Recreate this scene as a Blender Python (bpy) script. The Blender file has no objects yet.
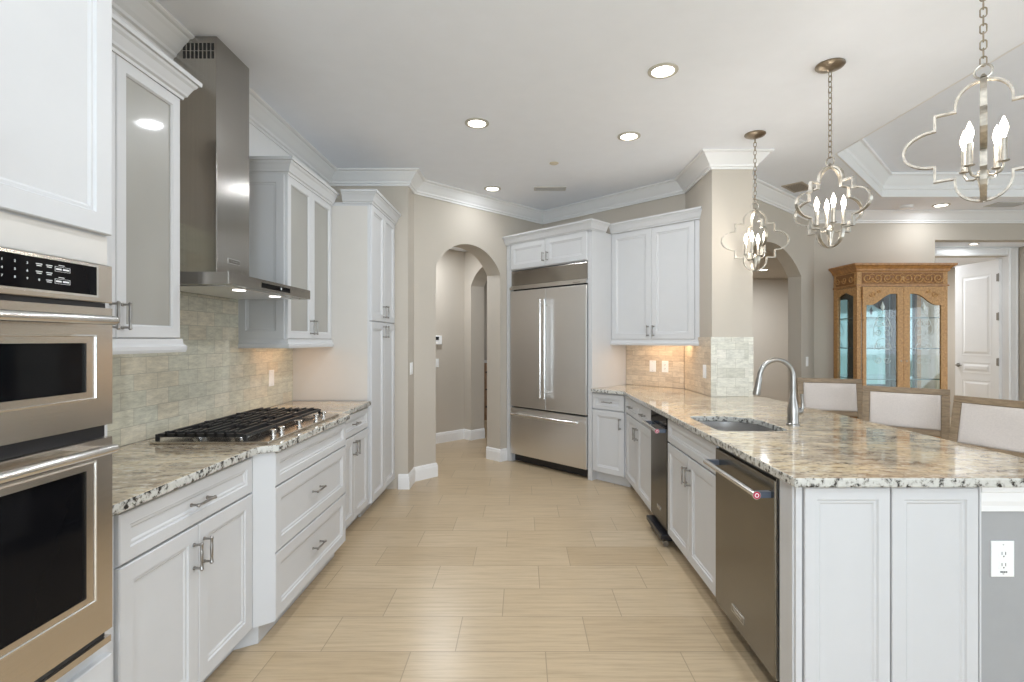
import bpy, bmesh, math, random
from mathutils import Vector, Matrix
PI = math.pi
S = bpy.context.scene
COL = S.collection
random.seed(7)

# ------------------------------------------------------------ camera, world, exposure
cam = bpy.data.cameras.new('camera'); camo = bpy.data.objects.new('camera', cam); COL.objects.link(camo)
camo.location = (0, 0, 1.4); camo.rotation_euler = (PI/2, 0, 0)
cam.sensor_width = 36; cam.lens = 510/1024*36
cam.shift_x = -10/1024; cam.shift_y = -1/1024
cam.clip_start = 0.05; cam.clip_end = 200
S.camera = camo
w = bpy.data.worlds.new('world'); S.world = w; w.use_nodes = True
bg = w.node_tree.nodes['Background']; bg.inputs[0].default_value = (0.85, 0.93, 1.0, 1); bg.inputs[1].default_value = 1.3
S.view_settings.view_transform = 'Standard'; S.view_settings.look = 'None'
S.view_settings.gamma = 1; S.view_settings.use_curve_mapping = False
S.view_settings.exposure = 0.30
try:
    S.cycles.max_bounces = 10; S.cycles.diffuse_bounces = 6; S.cycles.glossy_bounces = 5
    S.cycles.transmission_bounces = 6; S.cycles.transparent_max_bounces = 12
    S.cycles.sample_clamp_indirect = 6; S.cycles.caustics_reflective = False; S.cycles.caustics_refractive = False
except Exception:
    pass

def area_light(name, loc, size, energy, color=(1, 1, 1), rot=(0, 0, 0), size_y=None, shape=None, parent=None, portal=False, spread=None):
    l = bpy.data.lights.new(name, 'AREA'); l.energy = energy; l.color = color
    l.size = size
    if size_y: l.shape = 'RECTANGLE'; l.size_y = size_y
    if shape: l.shape = shape
    if spread: l.spread = spread
    if portal: l.cycles.is_portal = True
    o = bpy.data.objects.new(name, l); COL.objects.link(o)
    o.location = loc; o.rotation_euler = rot
    if parent: o.parent = parent
    return o
# daylight enters through the glazed rear wall and right wall (openings); added area lamps fill those openings, tilted up to brighten the ceiling
DAY = (0.77, 0.885, 1)
area_light('rear_window_daylight', (4.45, -3.9, 1.30), 4.6, 55, DAY, (PI/2+.9, 0, 0), 2.4)
area_light('kitchen_window_daylight', (0.0, -3.9, 1.30), 2.4, 215, DAY, (PI/2+.9, 0, 0), 2.4)
area_light('side_window_daylight', (7.55, 0.6, 1.30), 5.0, 92, DAY, (PI/2+.85, 0, PI/2), 2.4)

# ------------------------------------------------------------ materials
def new_mat(name):
    m = bpy.data.materials.new(name); m.use_nodes = True
    nt = m.node_tree; b = nt.nodes['Principled BSDF']
    return m, nt, b
def sset(b, **k):
    names = dict(color='Base Color', rough='Roughness', metal='Metallic', coat='Coat Weight', coat_rough='Coat Roughness',
                 trans='Transmission Weight', ior='IOR', alpha='Alpha', spec='Specular IOR Level', aniso='Anisotropic',
                 emit='Emission Color', emit_s='Emission Strength', sheen='Sheen Weight')
    for a, v in k.items():
        if a in ('color', 'emit'): v = (*v, 1)
        b.inputs[names[a]].default_value = v
def N(nt, t, **k):
    n = nt.nodes.new(t)
    for a, v in k.items(): setattr(n, a, v)
    return n
def L(nt, a, b): nt.links.new(a, b)
def lin(r, g, b):
    f = lambda c: ((c/255+0.055)/1.055)**2.4 if c/255 > 0.04045 else c/255/12.92
    return (f(r), f(g), f(b))
def noise(nt, vec, scale, detail=4, rough=0.55, sc=(1, 1, 1), w=0.0):
    mp = N(nt, 'ShaderNodeMapping'); mp.inputs['Scale'].default_value = sc; mp.inputs['Location'].default_value = (w, w*1.3, w*.7)
    L(nt, vec, mp.inputs[0])
    n = N(nt, 'ShaderNodeTexNoise'); n.inputs['Scale'].default_value = scale; n.inputs['Detail'].default_value = detail; n.inputs['Roughness'].default_value = rough
    L(nt, mp.outputs[0], n.inputs['Vector']); return n.outputs['Fac']
def ramp(nt, fac, stops, interp='LINEAR'):
    r = N(nt, 'ShaderNodeValToRGB'); r.color_ramp.interpolation = interp
    while len(r.color_ramp.elements) < len(stops): r.color_ramp.elements.new(0.5)
    for e, (p, c) in zip(r.color_ramp.elements, stops):
        e.position = p; e.color = (*c, 1)
    L(nt, fac, r.inputs[0]); return r.outputs[0]
def mixc(nt, fac, a, b, mode='MIX'):
    m = N(nt, 'ShaderNodeMix', data_type='RGBA', blend_type=mode)
    for i, v in ((0, fac), (6, a), (7, b)):
        if isinstance(v, (int, float)): m.inputs[i].default_value = v
        elif isinstance(v, tuple): m.inputs[i].default_value = (*v, 1)
        else: L(nt, v, m.inputs[i])
    return m.outputs[2]
def objco(nt): return N(nt, 'ShaderNodeTexCoord').outputs['Object']
def bump(nt, b, h, strength=0.2, dist=0.002):
    n = N(nt, 'ShaderNodeBump'); n.inputs['Strength'].default_value = strength; n.inputs['Distance'].default_value = dist
    L(nt, h, n.inputs['Height']); L(nt, n.outputs[0], b.inputs['Normal'])

def simple(name, color, rough=0.5, var=0.03, scale=8, metal=0, **k):
    m, nt, b = new_mat(name); sset(b, rough=rough, metal=metal, **k)
    c = objco(nt); n = noise(nt, c, scale)
    lo = tuple(x*(1-var) for x in color); hi = tuple(min(1, x*(1+var)) for x in color)
    L(nt, ramp(nt, n, [(0.3, lo), (0.7, hi)]), b.inputs['Base Color'])
    return m
M = {}
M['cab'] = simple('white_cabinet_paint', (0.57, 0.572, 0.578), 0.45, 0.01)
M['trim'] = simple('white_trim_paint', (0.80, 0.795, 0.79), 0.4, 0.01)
M['ceil'] = simple('white_ceiling_paint', (0.875, 0.905, 0.965), 0.9, 0.01)
M['wall'] = simple('beige_wall_paint', (0.51, 0.46, 0.395), 0.8, 0.012, 3)
M['knee'] = simple('light_greyed_wall_paint', (0.34, 0.34, 0.34), 0.8, 0.015, 20)  # knee wall paint greyed, the tone of its lighting put into the colour
M['side'] = simple('cream_panel_paint', (0.62, 0.59, 0.55), 0.5, 0.01)
M['black'] = simple('black_plastic', (0.012, 0.012, 0.014), 0.35)
M['bglass'] = simple('black_oven_glass', (0.005, 0.005, 0.006), 0.05, spec=0.1)
M['iron'] = simple('black_cast_iron', (0.018, 0.018, 0.02), 0.38, 0.2, 60)
M['gap'] = simple('dark_gap', (0.03, 0.03, 0.03), 0.8)
M['nickel'] = simple('brushed_nickel', (0.34, 0.325, 0.305), 0.3, 0.04, 40, metal=1)
M['chrome'] = simple('satin_chrome', (0.74, 0.73, 0.71), 0.2, 0.02, 20, metal=1)
M['silverleaf'] = simple('aged_silver_leaf', (0.44, 0.405, 0.35), 0.36, 0.25, 45, metal=0.95)
M['bronze'] = simple('antique_bronze', (0.33, 0.28, 0.22), 0.35, 0.15, 30, metal=1)
M['plate'] = simple('white_switch_plastic', (0.86, 0.86, 0.85), 0.35, 0.01)
M['red'] = simple('red_enamel', (0.45, 0.01, 0.06), 0.3)
M['blue_film'] = simple('blue_grey_bracket_metal', (0.12, 0.145, 0.19), 0.3, 0.1, metal=0.5)
M['ivory'] = simple('ivory_candle_sleeve', (0.78, 0.73, 0.62), 0.5)
M['fabric'] = simple('cream_linen', (0.58, 0.525, 0.485), 0.9, 0.05, 120, sheen=0.2)
M['ventwhite'] = simple('tan_vent_metal', (0.42, 0.36, 0.29), 0.5)
M['ventgrey'] = simple('grey_vent_metal', (0.55, 0.54, 0.52), 0.5)
M['hinge'] = simple('aged_hinge_metal', (0.25, 0.23, 0.2), 0.35, 0.1, metal=1)
M['shelfglass'] = simple('green_shelf_glass', (0.03, 0.07, 0.07), 0.1)
M['grass'] = simple('garden_grass', (0.10, 0.2, 0.06), 0.9, 0.4, 2)
M['linenwhite'] = simple('white_bedding', (0.8, 0.79, 0.77), 0.9)
M['darkwood'] = simple('dark_walnut', (0.05, 0.04, 0.035), 0.4, 0.3, 10)
M['tanwood'] = simple('tan_chest_wood', (0.42, 0.27, 0.17), 0.5, 0.15, 10)
M['display'] = simple('control_display', (0.14, 0.13, 0.2), 0.1)
M['mark'] = simple('printed_marks', (0.75, 0.75, 0.75), 0.5)

def emissive(name, color, s):
    m, nt, b = new_mat(name); sset(b, color=(0.9, 0.9, 0.9), emit=color, emit_s=s, rough=0.4); return m
M['lens'] = emissive('lit_downlight_lens', (1, 0.96, 0.88), 9)
M['bulb'] = emissive('lit_candle_bulb', (1, 0.88, 0.7), 14)
M['hoodlens'] = emissive('lit_hood_lens', (1, 0.97, 0.9), 3)

def steel(name, col, rough, axis=2, var=0.12):
    m, nt, b = new_mat(name); sset(b, metal=1, rough=rough, aniso=0.4)
    c = objco(nt); sc = [60, 60, 60]; sc[axis] = 0.6
    n = noise(nt, c, 3, 3, 0.6, tuple(sc))
    L(nt, ramp(nt, n, [(0.25, tuple(x*(1-var*.4) for x in col)), (0.75, tuple(min(1, x*(1+var*.4)) for x in col))]), b.inputs['Base Color'])
    mr = N(nt, 'ShaderNodeMapRange'); mr.inputs[3].default_value = rough*0.95; mr.inputs[4].default_value = rough*1.06
    L(nt, n, mr.inputs[0]); L(nt, mr.outputs[0], b.inputs['Roughness'])
    return m
M['steel'] = steel('brushed_steel', (0.80, 0.79, 0.78), 0.30, 0, 0.03)
M['steelwarm'] = steel('brushed_steel_warm', (0.62, 0.57, 0.51), 0.22, 0)
M['hoodsteel'] = steel('hood_steel', (0.42, 0.40, 0.37), 0.2, 2)
M['steeldark'] = steel('dark_brushed_steel', (0.215, 0.20, 0.17), 0.24, 0)
M['steelblack'] = steel('black_stainless', (0.11, 0.105, 0.095), 0.24, 0)
M['sink'] = steel('sink_steel', (0.62, 0.61, 0.60), 0.3, 1)

def granite():
    m, nt, b = new_mat('speckled_granite'); sset(b, rough=0.07, coat=0.3, coat_rough=0.03)
    c = objco(nt)
    big = noise(nt, c, 3.2, 5, 0.6, (1, 1.7, 1))
    base = ramp(nt, big, [(0.28, lin(198, 178, 142)), (0.42, lin(212, 196, 166)), (0.52, lin(188, 174, 152)), (0.62, lin(160, 144, 124)), (0.75, lin(204, 192, 170))])
    vein = noise(nt, c, 11, 6, 0.7, (1, 2.6, 1), 3)
    base = mixc(nt, ramp(nt, vein, [(0.50, (0, 0, 0)), (0.62, (0.85, 0.85, 0.85))]), base, lin(128, 106, 86))
    wh = noise(nt, c, 26, 5, 0.65, (1, 1.5, 1), 9)
    base = mixc(nt, ramp(nt, wh, [(0.52, (0, 0, 0)), (0.66, (0.75, 0.75, 0.75))]), base, lin(218, 213, 200))
    gr = noise(nt, c, 45, 4, 0.6, (1, 1.3, 1), 14)
    base = mixc(nt, ramp(nt, gr, [(0.57, (0, 0, 0)), (0.66, (0.6, 0.6, 0.6))]), base, lin(120, 112, 102))
    dk = noise(nt, c, 34, 3, 0.5, (1, 1.1, 1), 21)
    mask2 = noise(nt, c, 6, 2, 0.5, (1, 1, 1), 30)
    dm = mixc(nt, 1.0, ramp(nt, dk, [(0.66, (0, 0, 0)), (0.70, (0.7, 0.7, 0.7))]), ramp(nt, mask2, [(0.42, (0.15, 0.15, 0.15)), (0.6, (1, 1, 1))]), 'MULTIPLY')
    base = mixc(nt, dm, base, lin(40, 36, 34))
    # the cut edge shows larger white and black crystals
    geo = N(nt, 'ShaderNodeNewGeometry'); sx = N(nt, 'ShaderNodeSeparateXYZ'); L(nt, geo.outputs['True Normal'], sx.inputs[0])
    ab = N(nt, 'ShaderNodeMath', operation='ABSOLUTE'); L(nt, sx.outputs[2], ab.inputs[0])
    edge = ramp(nt, ab.outputs[0], [(0.55, (1, 1, 1)), (0.85, (0, 0, 0))])
    en = noise(nt, c, 40, 4, 0.7, (1, 1, 1), 5)
    ec = ramp(nt, en, [(0.0, lin(216, 215, 209)), (0.5, lin(192, 191, 185)), (0.575, lin(130, 127, 120)), (0.60, lin(38, 38, 40)), (0.75, lin(28, 28, 30))])
    out = mixc(nt, edge, base, ec)
    L(nt, out, b.inputs['Base Color'])
    return m
M['granite'] = granite()

def tile_mat(name, stones, mortar, bw=0.156, bh=0.08):
    m, nt, b = new_mat(name); sset(b, rough=0.32)
    c = objco(nt); sp = N(nt, 'ShaderNodeSeparateXYZ'); L(nt, c, sp.inputs[0])
    cb = N(nt, 'ShaderNodeCombineXYZ'); L(nt, sp.outputs[0], cb.inputs[0]); L(nt, sp.outputs[2], cb.inputs[1])
    br = N(nt, 'ShaderNodeTexBrick'); L(nt, cb.outputs[0], br.inputs['Vector'])
    br.inputs['Scale'].default_value = 1; br.inputs['Brick Width'].default_value = bw; br.inputs['Row Height'].default_value = bh
    br.inputs['Mortar Size'].default_value = 0.0014; br.inputs['Mortar Smooth'].default_value = 0.3
    br.inputs['Color1'].default_value = (0, 0, 0, 1); br.inputs['Color2'].default_value = (1, 1, 1, 1)
    br.inputs['Mortar'].default_value = (0.5, 0.5, 0.5, 1)
    k = len(stones)
    col = ramp(nt, br.outputs['Color'], [((i+0.0)/(k-1), s) for i, s in enumerate(stones)])
    n1 = noise(nt, cb.outputs[0], 14, 6, 0.7, (1, 3.2, 1))
    col = mixc(nt, 0.65, col, ramp(nt, n1, [(0.25, (0.58, 0.56, 0.53)), (0.5, (1.0, 1.0, 1.0)), (0.72, (1.32, 1.3, 1.25))]), 'MULTIPLY')
    n2 = noise(nt, cb.outputs[0], 40, 4, 0.6, (1, 4, 1), 4)
    col = mixc(nt, 0.3, col, ramp(nt, n2, [(0.3, (0.7, 0.68, 0.64)), (0.7, (1.2, 1.2, 1.2))]), 'MULTIPLY')
    out = mixc(nt, br.outputs['Fac'], col, mortar)
    L(nt, out, b.inputs['Base Color'])
    inv = N(nt, 'ShaderNodeMath', operation='SUBTRACT'); inv.inputs[0].default_value = 1; L(nt, br.outputs['Fac'], inv.inputs[1])
    bump(nt, b, inv.outputs[0], 0.4, 0.0015)
    return m
STN = [lin(196, 193, 176), lin(208, 204, 186), lin(200, 198, 182), lin(214, 207, 189), lin(204, 195, 174)]
M['tile'] = tile_mat('stone_brick_tile', STN, lin(168, 162, 146))
M['tileR'] = tile_mat('tan_stone_brick_tile', [lin(204, 188, 166), lin(216, 202, 182), lin(194, 178, 158), lin(208, 194, 174)], lin(168, 150, 128), 0.156, 0.053)
M['tileC'] = tile_mat('pale_stone_brick_tile', [lin(206, 204, 194), lin(222, 220, 208), lin(196, 194, 182), lin(226, 222, 212)], lin(176, 172, 160), 0.156, 0.08)

def floor_mat():
    m, nt, b = new_mat('plank_floor_tile'); sset(b, rough=0.3)
    c = objco(nt); sp = N(nt, 'ShaderNodeSeparateXYZ'); L(nt, c, sp.inputs[0])
    def mth(op, a, v=None):
        n = N(nt, 'ShaderNodeMath', operation=op)
        if isinstance(a, (int, float)): n.inputs[0].default_value = a
        else: L(nt, a, n.inputs[0])
        if v is not None:
            if isinstance(v, (int, float)): n.inputs[1].default_value = v
            else: L(nt, v, n.inputs[1])
        return n.outputs[0]
    y = mth('SUBTRACT', sp.outputs[1], 2.292-0.29*40)
    row = mth('FLOOR', mth('DIVIDE', y, 0.29))
    x = mth('SUBTRACT', mth('ADD', sp.outputs[0], 0.30+0.605*40), mth('MULTIPLY', mth('SUBTRACT', row, 40), 0.2))
    cb = N(nt, 'ShaderNodeCombineXYZ'); L(nt, x, cb.inputs[0]); L(nt, y, cb.inputs[1])
    br = N(nt, 'ShaderNodeTexBrick'); L(nt, cb.outputs[0], br.inputs['Vector'])
    br.offset = 0.0
    br.inputs['Scale'].default_value = 1; br.inputs['Brick Width'].default_value = 0.605; br.inputs['Row Height'].default_value = 0.29
    br.inputs['Mortar Size'].default_value = 0.0022; br.inputs['Mortar Smooth'].default_value = 0.2
    br.inputs['Color1'].default_value = (0, 0, 0, 1); br.inputs['Color2'].default_value = (1, 1, 1, 1); br.inputs['Mortar'].default_value = (0.5, 0.5, 0.5, 1)
    col = ramp(nt, br.outputs['Color'], [(0, lin(184, 163, 133)), (0.5, lin(190, 170, 141)), (1, lin(176, 154, 123))])
    g = noise(nt, c, 2.2, 6, 0.65, (1.2, 22, 1))
    col = mixc(nt, 0.5, col, ramp(nt, g, [(0.30, (0.60, 0.57, 0.53)), (0.5, (1, 1, 1)), (0.70, (1.25, 1.25, 1.25))]), 'MULTIPLY')
    g2 = noise(nt, c, 7, 5, 0.7, (1.5, 30, 1), 6)
    col = mixc(nt, 0.35, col, ramp(nt, g2, [(0.3, (0.84, 0.82, 0.8)), (0.7, (1.12, 1.12, 1.12))]), 'MULTIPLY')
    out = mixc(nt, br.outputs['Fac'], col, lin(148, 131, 106))
    L(nt, out, b.inputs['Base Color'])
    return m
M['floor'] = floor_mat()

def wood(name, a, bcol, scale=6, sc=(8, 8, 1), rough=0.4, carve=0):
    m, nt, b = new_mat(name); sset(b, rough=rough)
    c = objco(nt); n = noise(nt, c, scale, 6, 0.65, sc)
    L(nt, ramp(nt, n, [(0.3, a), (0.7, bcol)]), b.inputs['Base Color'])
    if carve:
        v = noise(nt, c, carve, 3, 0.6)
        bump(nt, b, v, 0.8, 0.004)
    return m
M['oak'] = wood('honey_oak', lin(146, 98, 52), lin(194, 142, 84), 5, (6, 6, 1.5), 0.35)
M['oakcarved'] = wood('carved_honey_oak', lin(158, 112, 64), lin(214, 168, 110), 45, (1, 1, 1), 0.4, 80)
M['oakdark'] = wood('dark_recess_oak', lin(124, 82, 42), lin(152, 106, 60), 12, (4, 4, 4), 0.5)  # darker oak backing that deepens the frieze recess behind the scrolls
M['greywood'] = wood('weathered_grey_wood', lin(112, 94, 72), lin(150, 130, 104), 5, (3, 3, 14), 0.5)

def glass_clear():
    m = bpy.data.materials.new('clear_glass'); m.use_nodes = True; nt = m.node_tree
    nt.nodes.remove(nt.nodes['Principled BSDF']); out = nt.nodes['Material Output']
    t = N(nt, 'ShaderNodeBsdfTransparent'); t.inputs[0].default_value = (0.93, 0.97, 0.96, 1)
    g = N(nt, 'ShaderNodeBsdfGlossy'); g.inputs['Roughness'].default_value = 0.02
    lw = N(nt, 'ShaderNodeLayerWeight'); lw.inputs[0].default_value = 0.5; pw = N(nt, 'ShaderNodeMath', operation='POWER'); L(nt, lw.outputs['Facing'], pw.inputs[0]); pw.inputs[1].default_value = 4; fr = N(nt, 'ShaderNodeMath', operation='MULTIPLY_ADD'); L(nt, pw.outputs[0], fr.inputs[0]); fr.inputs[1].default_value = 0.5; fr.inputs[2].default_value = 0.05
    mx = N(nt, 'ShaderNodeMixShader'); L(nt, fr.outputs[0], mx.inputs[0]); L(nt, t.outputs[0], mx.inputs[1]); L(nt, g.outputs[0], mx.inputs[2])
    L(nt, mx.outputs[0], out.inputs[0]); return m
M['glass'] = glass_clear()
m, nt, b = new_mat('mirror'); sset(b, color=(0.13, 0.18, 0.18), metal=1, rough=0.04); M['mirror'] = m
m, nt, b = new_mat('etched_glass'); sset(b, color=(0.8, 0.88, 0.86), rough=0.5); M['etch'] = m
m, nt, b = new_mat('obscure_cabinet_glass'); sset(b, rough=0.35, coat=0.55, coat_rough=0.06)
n = noise(nt, objco(nt), 2, 2); L(nt, ramp(nt, n, [(0.3, (0.30, 0.29, 0.262)), (0.7, (0.34, 0.33, 0.30))]), b.inputs['Base Color']); M['frost'] = m

# ------------------------------------------------------------ mesh builder
def rz(a): return Matrix.Rotation(a, 4, 'Z')
def rx(a): return Matrix.Rotation(a, 4, 'X')
def ry(a): return Matrix.Rotation(a, 4, 'Y')
def tr(x, y, z): return Matrix.Translation((x, y, z))
class MB:
    def __init__(s, M_=None): s.bm = bmesh.new(); s.M = M_ or Matrix.Identity(4)
    def v(s, *p): return s.bm.verts.new(s.M @ Vector(p))
    def f(s, vs):
        try: return s.bm.faces.new(vs)
        except ValueError: return None
    def box(s, x0, x1, y0, y1, z0, z1):
        a = [s.v(x, y, z) for z in (z0, z1) for (x, y) in ((x0, y0), (x1, y0), (x1, y1), (x0, y1))]
        for q in ((0, 3, 2, 1), (4, 5, 6, 7), (0, 1, 5, 4), (1, 2, 6, 5), (2, 3, 7, 6), (3, 0, 4, 7)): s.f([a[i] for i in q])
        return s
    def prism(s, pts, z0, z1):
        a = [s.v(x, y, z0) for x, y in pts]; b = [s.v(x, y, z1) for x, y in pts]; n = len(pts)
        s.f(a[::-1]); s.f(b)
        for i in range(n): s.f([a[i], a[(i+1) % n], b[(i+1) % n], b[i]])
        return s
    def plate(s, outer, holes, z0, z1):
        """flat plate with holes, drawn in local xy, thick in z"""
        tmp = bmesh.new(); 
        for lp in [outer]+holes:
            vs = [tmp.verts.new((x, y, z0)) for x, y in lp]
            for i in range(len(vs)): tmp.edges.new((vs[i], vs[(i+1) % len(vs)]))
        bmesh.ops.triangle_fill(tmp, use_beauty=True, use_dissolve=False, edges=tmp.edges[:])
        r = bmesh.ops.extrude_face_region(tmp, geom=tmp.faces[:])
        for g in r['geom']:
            if isinstance(g, bmesh.types.BMVert): g.co.z = z1
        mp = {v: s.v(*v.co) for v in tmp.verts}
        for f in tmp.faces: s.f([mp[v] for v in f.verts])
        tmp.free(); return s
    def ring(s, c, r, ax, up, seg):
        t = ax.normalized(); a = up.normalized(); b = t.cross(a)
        return [s.v(*(c + a*math.cos(2*PI*i/seg)*r + b*math.sin(2*PI*i/seg)*r)) for i in range(seg)]
    def tube(s, pts, r, seg=8, closed=False):
        pts = [Vector(p) for p in pts]; n = len(pts); rs = r if isinstance(r, (list, tuple)) else [r]*n
        up = None; rings = []
        for i, p in enumerate(pts):
            if closed: d = pts[(i+1) % n]-pts[i-1]
            else: d = pts[min(i+1, n-1)]-pts[max(i-1, 0)]
            d.normalize()
            if up is None:
                up = d.cross(Vector((0, 0, 1)))
                if up.length < 1e-3: up = d.cross(Vector((1, 0, 0)))
            up = (up - d*up.dot(d))
            if up.length < 1e-6: up = d.orthogonal()
            up.normalize()
            rings.append(s.ring(p, rs[i], d, up, seg))
        for i in range(n if closed else n-1):
            a, b = rings[i], rings[(i+1) % n]
            for j in range(seg): s.f([a[j], a[(j+1) % seg], b[(j+1) % seg], b[j]])
        if not closed: s.f(rings[0][::-1]); s.f(rings[-1])
        return s
    def cyl(s, p0, p1, r0, r1=None, seg=16):
        return s.tube([p0, p1], [r0, r0 if r1 is None else r1], seg)
    def lathe(s, prof, c=(0, 0, 0), seg=20):
        """prof (r,z) revolved around z through c"""
        rings = [[s.v(c[0]+r*math.cos(2*PI*i/seg), c[1]+r*math.sin(2*PI*i/seg), c[2]+z) for i in range(seg)] for r, z in prof]
        for a, b in zip(rings, rings[1:]):
            for j in range(seg): s.f([a[j], a[(j+1) % seg], b[(j+1) % seg], b[j]])
        s.f(rings[0][::-1]); s.f(rings[-1]); return s
    def rl(s, x0, x1, z0, z1, loops, ring=False):
        """concentric rectangles (inset, y) facing -y; ring=True leaves an opening"""
        R = []
        for ins, y in loops:
            R.append([s.v(x, y, z) for x, z in ((x0+ins, z0+ins), (x1-ins, z0+ins), (x1-ins, z1-ins), (x0+ins, z1-ins))])
        for a, b in zip(R, R[1:]):
            for j in range(4): s.f([a[j], a[(j+1) % 4], b[(j+1) % 4], b[j]])
        if ring:
            a, b = R[-1], R[0]
            for j in range(4): s.f([a[j], a[(j+1) % 4], b[(j+1) % 4], b[j]])
        else: s.f(R[0][::-1]); s.f(R[-1])
        return s
    def sweep(s, path, prof, closed=False, fn=None):
        """profile (offset to the right of travel, w) along a 2-D path with mitred corners; fn maps (a,b,w) to a point"""
        fn = fn or (lambda a, b, w_: (a, b, w_)); n = len(path); rings = []
        P = [Vector(p) for p in path]
        for i in range(n):
            def nr(a, b):
                d = (b-a).normalized(); return Vector((d.y, -d.x))
            if closed: n1 = nr(P[i-1], P[i]); n2 = nr(P[i], P[(i+1) % n])
            else:
                n1 = nr(P[i-1], P[i]) if i else None; n2 = nr(P[i], P[i+1]) if i < n-1 else None
                n1 = n1 or n2; n2 = n2 or n1
            mt = (n1+n2)/(1+n1.dot(n2))
            rings.append([s.v(*fn(P[i].x+mt.x*o, P[i].y+mt.y*o, w_)) for o, w_ in prof])
        k = len(prof)
        for i in range(n if closed else n-1):
            a, b = rings[i], rings[(i+1) % n]
            for j in range(k): s.f([a[j], a[(j+1) % k], b[(j+1) % k], b[j]])
        if not closed: s.f(rings[0][::-1]); s.f(rings[-1])
        return s
    def build(s, name, mat, parent=None, smooth=False, bevel=0, world=False):
        """world=True: shapes were given in world coordinates; parent must be unparented"""
        bmesh.ops.remove_doubles(s.bm, verts=s.bm.verts[:], dist=1e-6)
        bmesh.ops.recalc_face_normals(s.bm, faces=s.bm.faces[:])
        me = bpy.data.meshes.new(name)
        if world and parent is not None:
            s.bm.transform(root_matrix(parent).inverted())
        s.bm.to_mesh(me); s.bm.free(); me.materials.append(mat)
        o = bpy.data.objects.new(name, me); COL.objects.link(o)
        if parent is not None: o.parent = parent
        if smooth:
            for p in me.polygons: p.use_smooth = True
            try: me.set_sharp_from_angle(angle=math.radians(40))
            except Exception: pass
        if bevel:
            md = o.modifiers.new('bevel', 'BEVEL'); md.width = bevel; md.segments = 2; md.limit_method = 'ANGLE'; md.angle_limit = math.radians(40)
        return o
def root_matrix(o):
    m = Matrix.Translation(o.location) @ o.rotation_euler.to_matrix().to_4x4()
    return (root_matrix(o.parent) @ m) if o.parent else m
def tag(o, label=None, cat=None, group=None, kind=None):
    if label: o['label'] = label
    if cat: o['category'] = cat
    if group: o['group'] = group
    if kind: o['kind'] = kind
    return o
def empty(name, loc=(0, 0, 0), rot=0, label=None, cat=None, group=None, kind=None):
    o = bpy.data.objects.new(name, None); COL.objects.link(o); o.empty_display_size = 0.1
    o.location = loc; o.rotation_euler = (0, 0, rot); return tag(o, label, cat, group, kind)
def struct(name, mb, mat, parent=None, label=None, **k):
    o = mb.build(name, mat, parent, **k)
    if parent is None: o['kind'] = 'structure'
    if label: o['label'] = label
    return o
def copy_tree(o, parent=None):
    c = o.copy(); COL.objects.link(c)
    if parent is not None: c.parent = parent
    for ch in [x for x in bpy.data.objects if x.parent == o]: copy_tree(ch, c)
    return c
def text_mesh(name, body, size, mat, parent, loc, rot, depth=0.0004, sx=1.0):
    cu = bpy.data.curves.new(name, 'FONT'); cu.body = body; cu.size = size; cu.extrude = depth; cu.align_x = 'CENTER'; cu.align_y = 'CENTER'
    t = bpy.data.objects.new(name, cu); COL.objects.link(t)
    dg = bpy.context.evaluated_depsgraph_get()
    me = bpy.data.meshes.new_from_object(t.evaluated_get(dg)); bpy.data.objects.remove(t)
    me.transform(Matrix.Diagonal((sx, 1, 1, 1)))
    me.materials.clear(); me.materials.append(mat)
    o = bpy.data.objects.new(name, me); COL.objects.link(o); o.parent = parent; o.location = loc; o.rotation_euler = rot
    return o

# ------------------------------------------------------------ the setting
H = 2.975
XL = -1.82
C1 = 6.12           # arch wall: y = x + C1
SF = 6.64           # refrigerator wall: x + y = SF
cor_a = (-1.07, -1.07+C1)
cor_b = ((SF-C1)/2, (SF+C1)/2)
cor_c = (1.611, SF-1.611)
cor_d = (1.611, 4.324); cor_e = (1.956, 4.324)
W2 = lambda x: 3.086+0.8934*x
cor_f = (1.956, W2(1.956)); cor_g = (3.62, 6.32)

struct('floor', MB().box(-3.2, 8.0, -4.2, 9.8, -0.1, 0), M['floor'])
struct('ground', MB().box(-30, 40, -40, -4.25, -0.2, -0.06), M['grass'])
# ceiling with tray opening
tray = [(2.65, -0.2), (2.65, 4.318), (3.95, 5.617), (6.1, 5.617), (7.2, 4.5), (7.2, -0.2)]
struct('ceiling', MB().plate([(-3.2, -4.2), (8, -4.2), (8, 9.8), (-3.2, 9.8)], [tray], H, H+0.05), M['ceil'])
HT = 3.215
struct('ceiling_tray', MB().prism(tray, HT, HT+0.04), M['ceil'])
struct('ceiling_tray_sides', MB().sweep(tray, [(0, H+0.05), (0, HT), (-0.03, HT), (-0.03, H+0.05)], closed=True), M['ceil'])
struct('trim_tray_crown', MB().sweep(tray, [(0, H-0.002), (0.014, H-0.002), (0.014, H+0.075), (0.024, H+0.085), (0.026, H+0.12), (0.045, H+0.145), (0.075, H+0.19), (0.09, H+0.21), (0.11, H+0.213), (0.11, HT-0.001), (0, HT-0.001)], closed=True), M['trim'])

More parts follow.
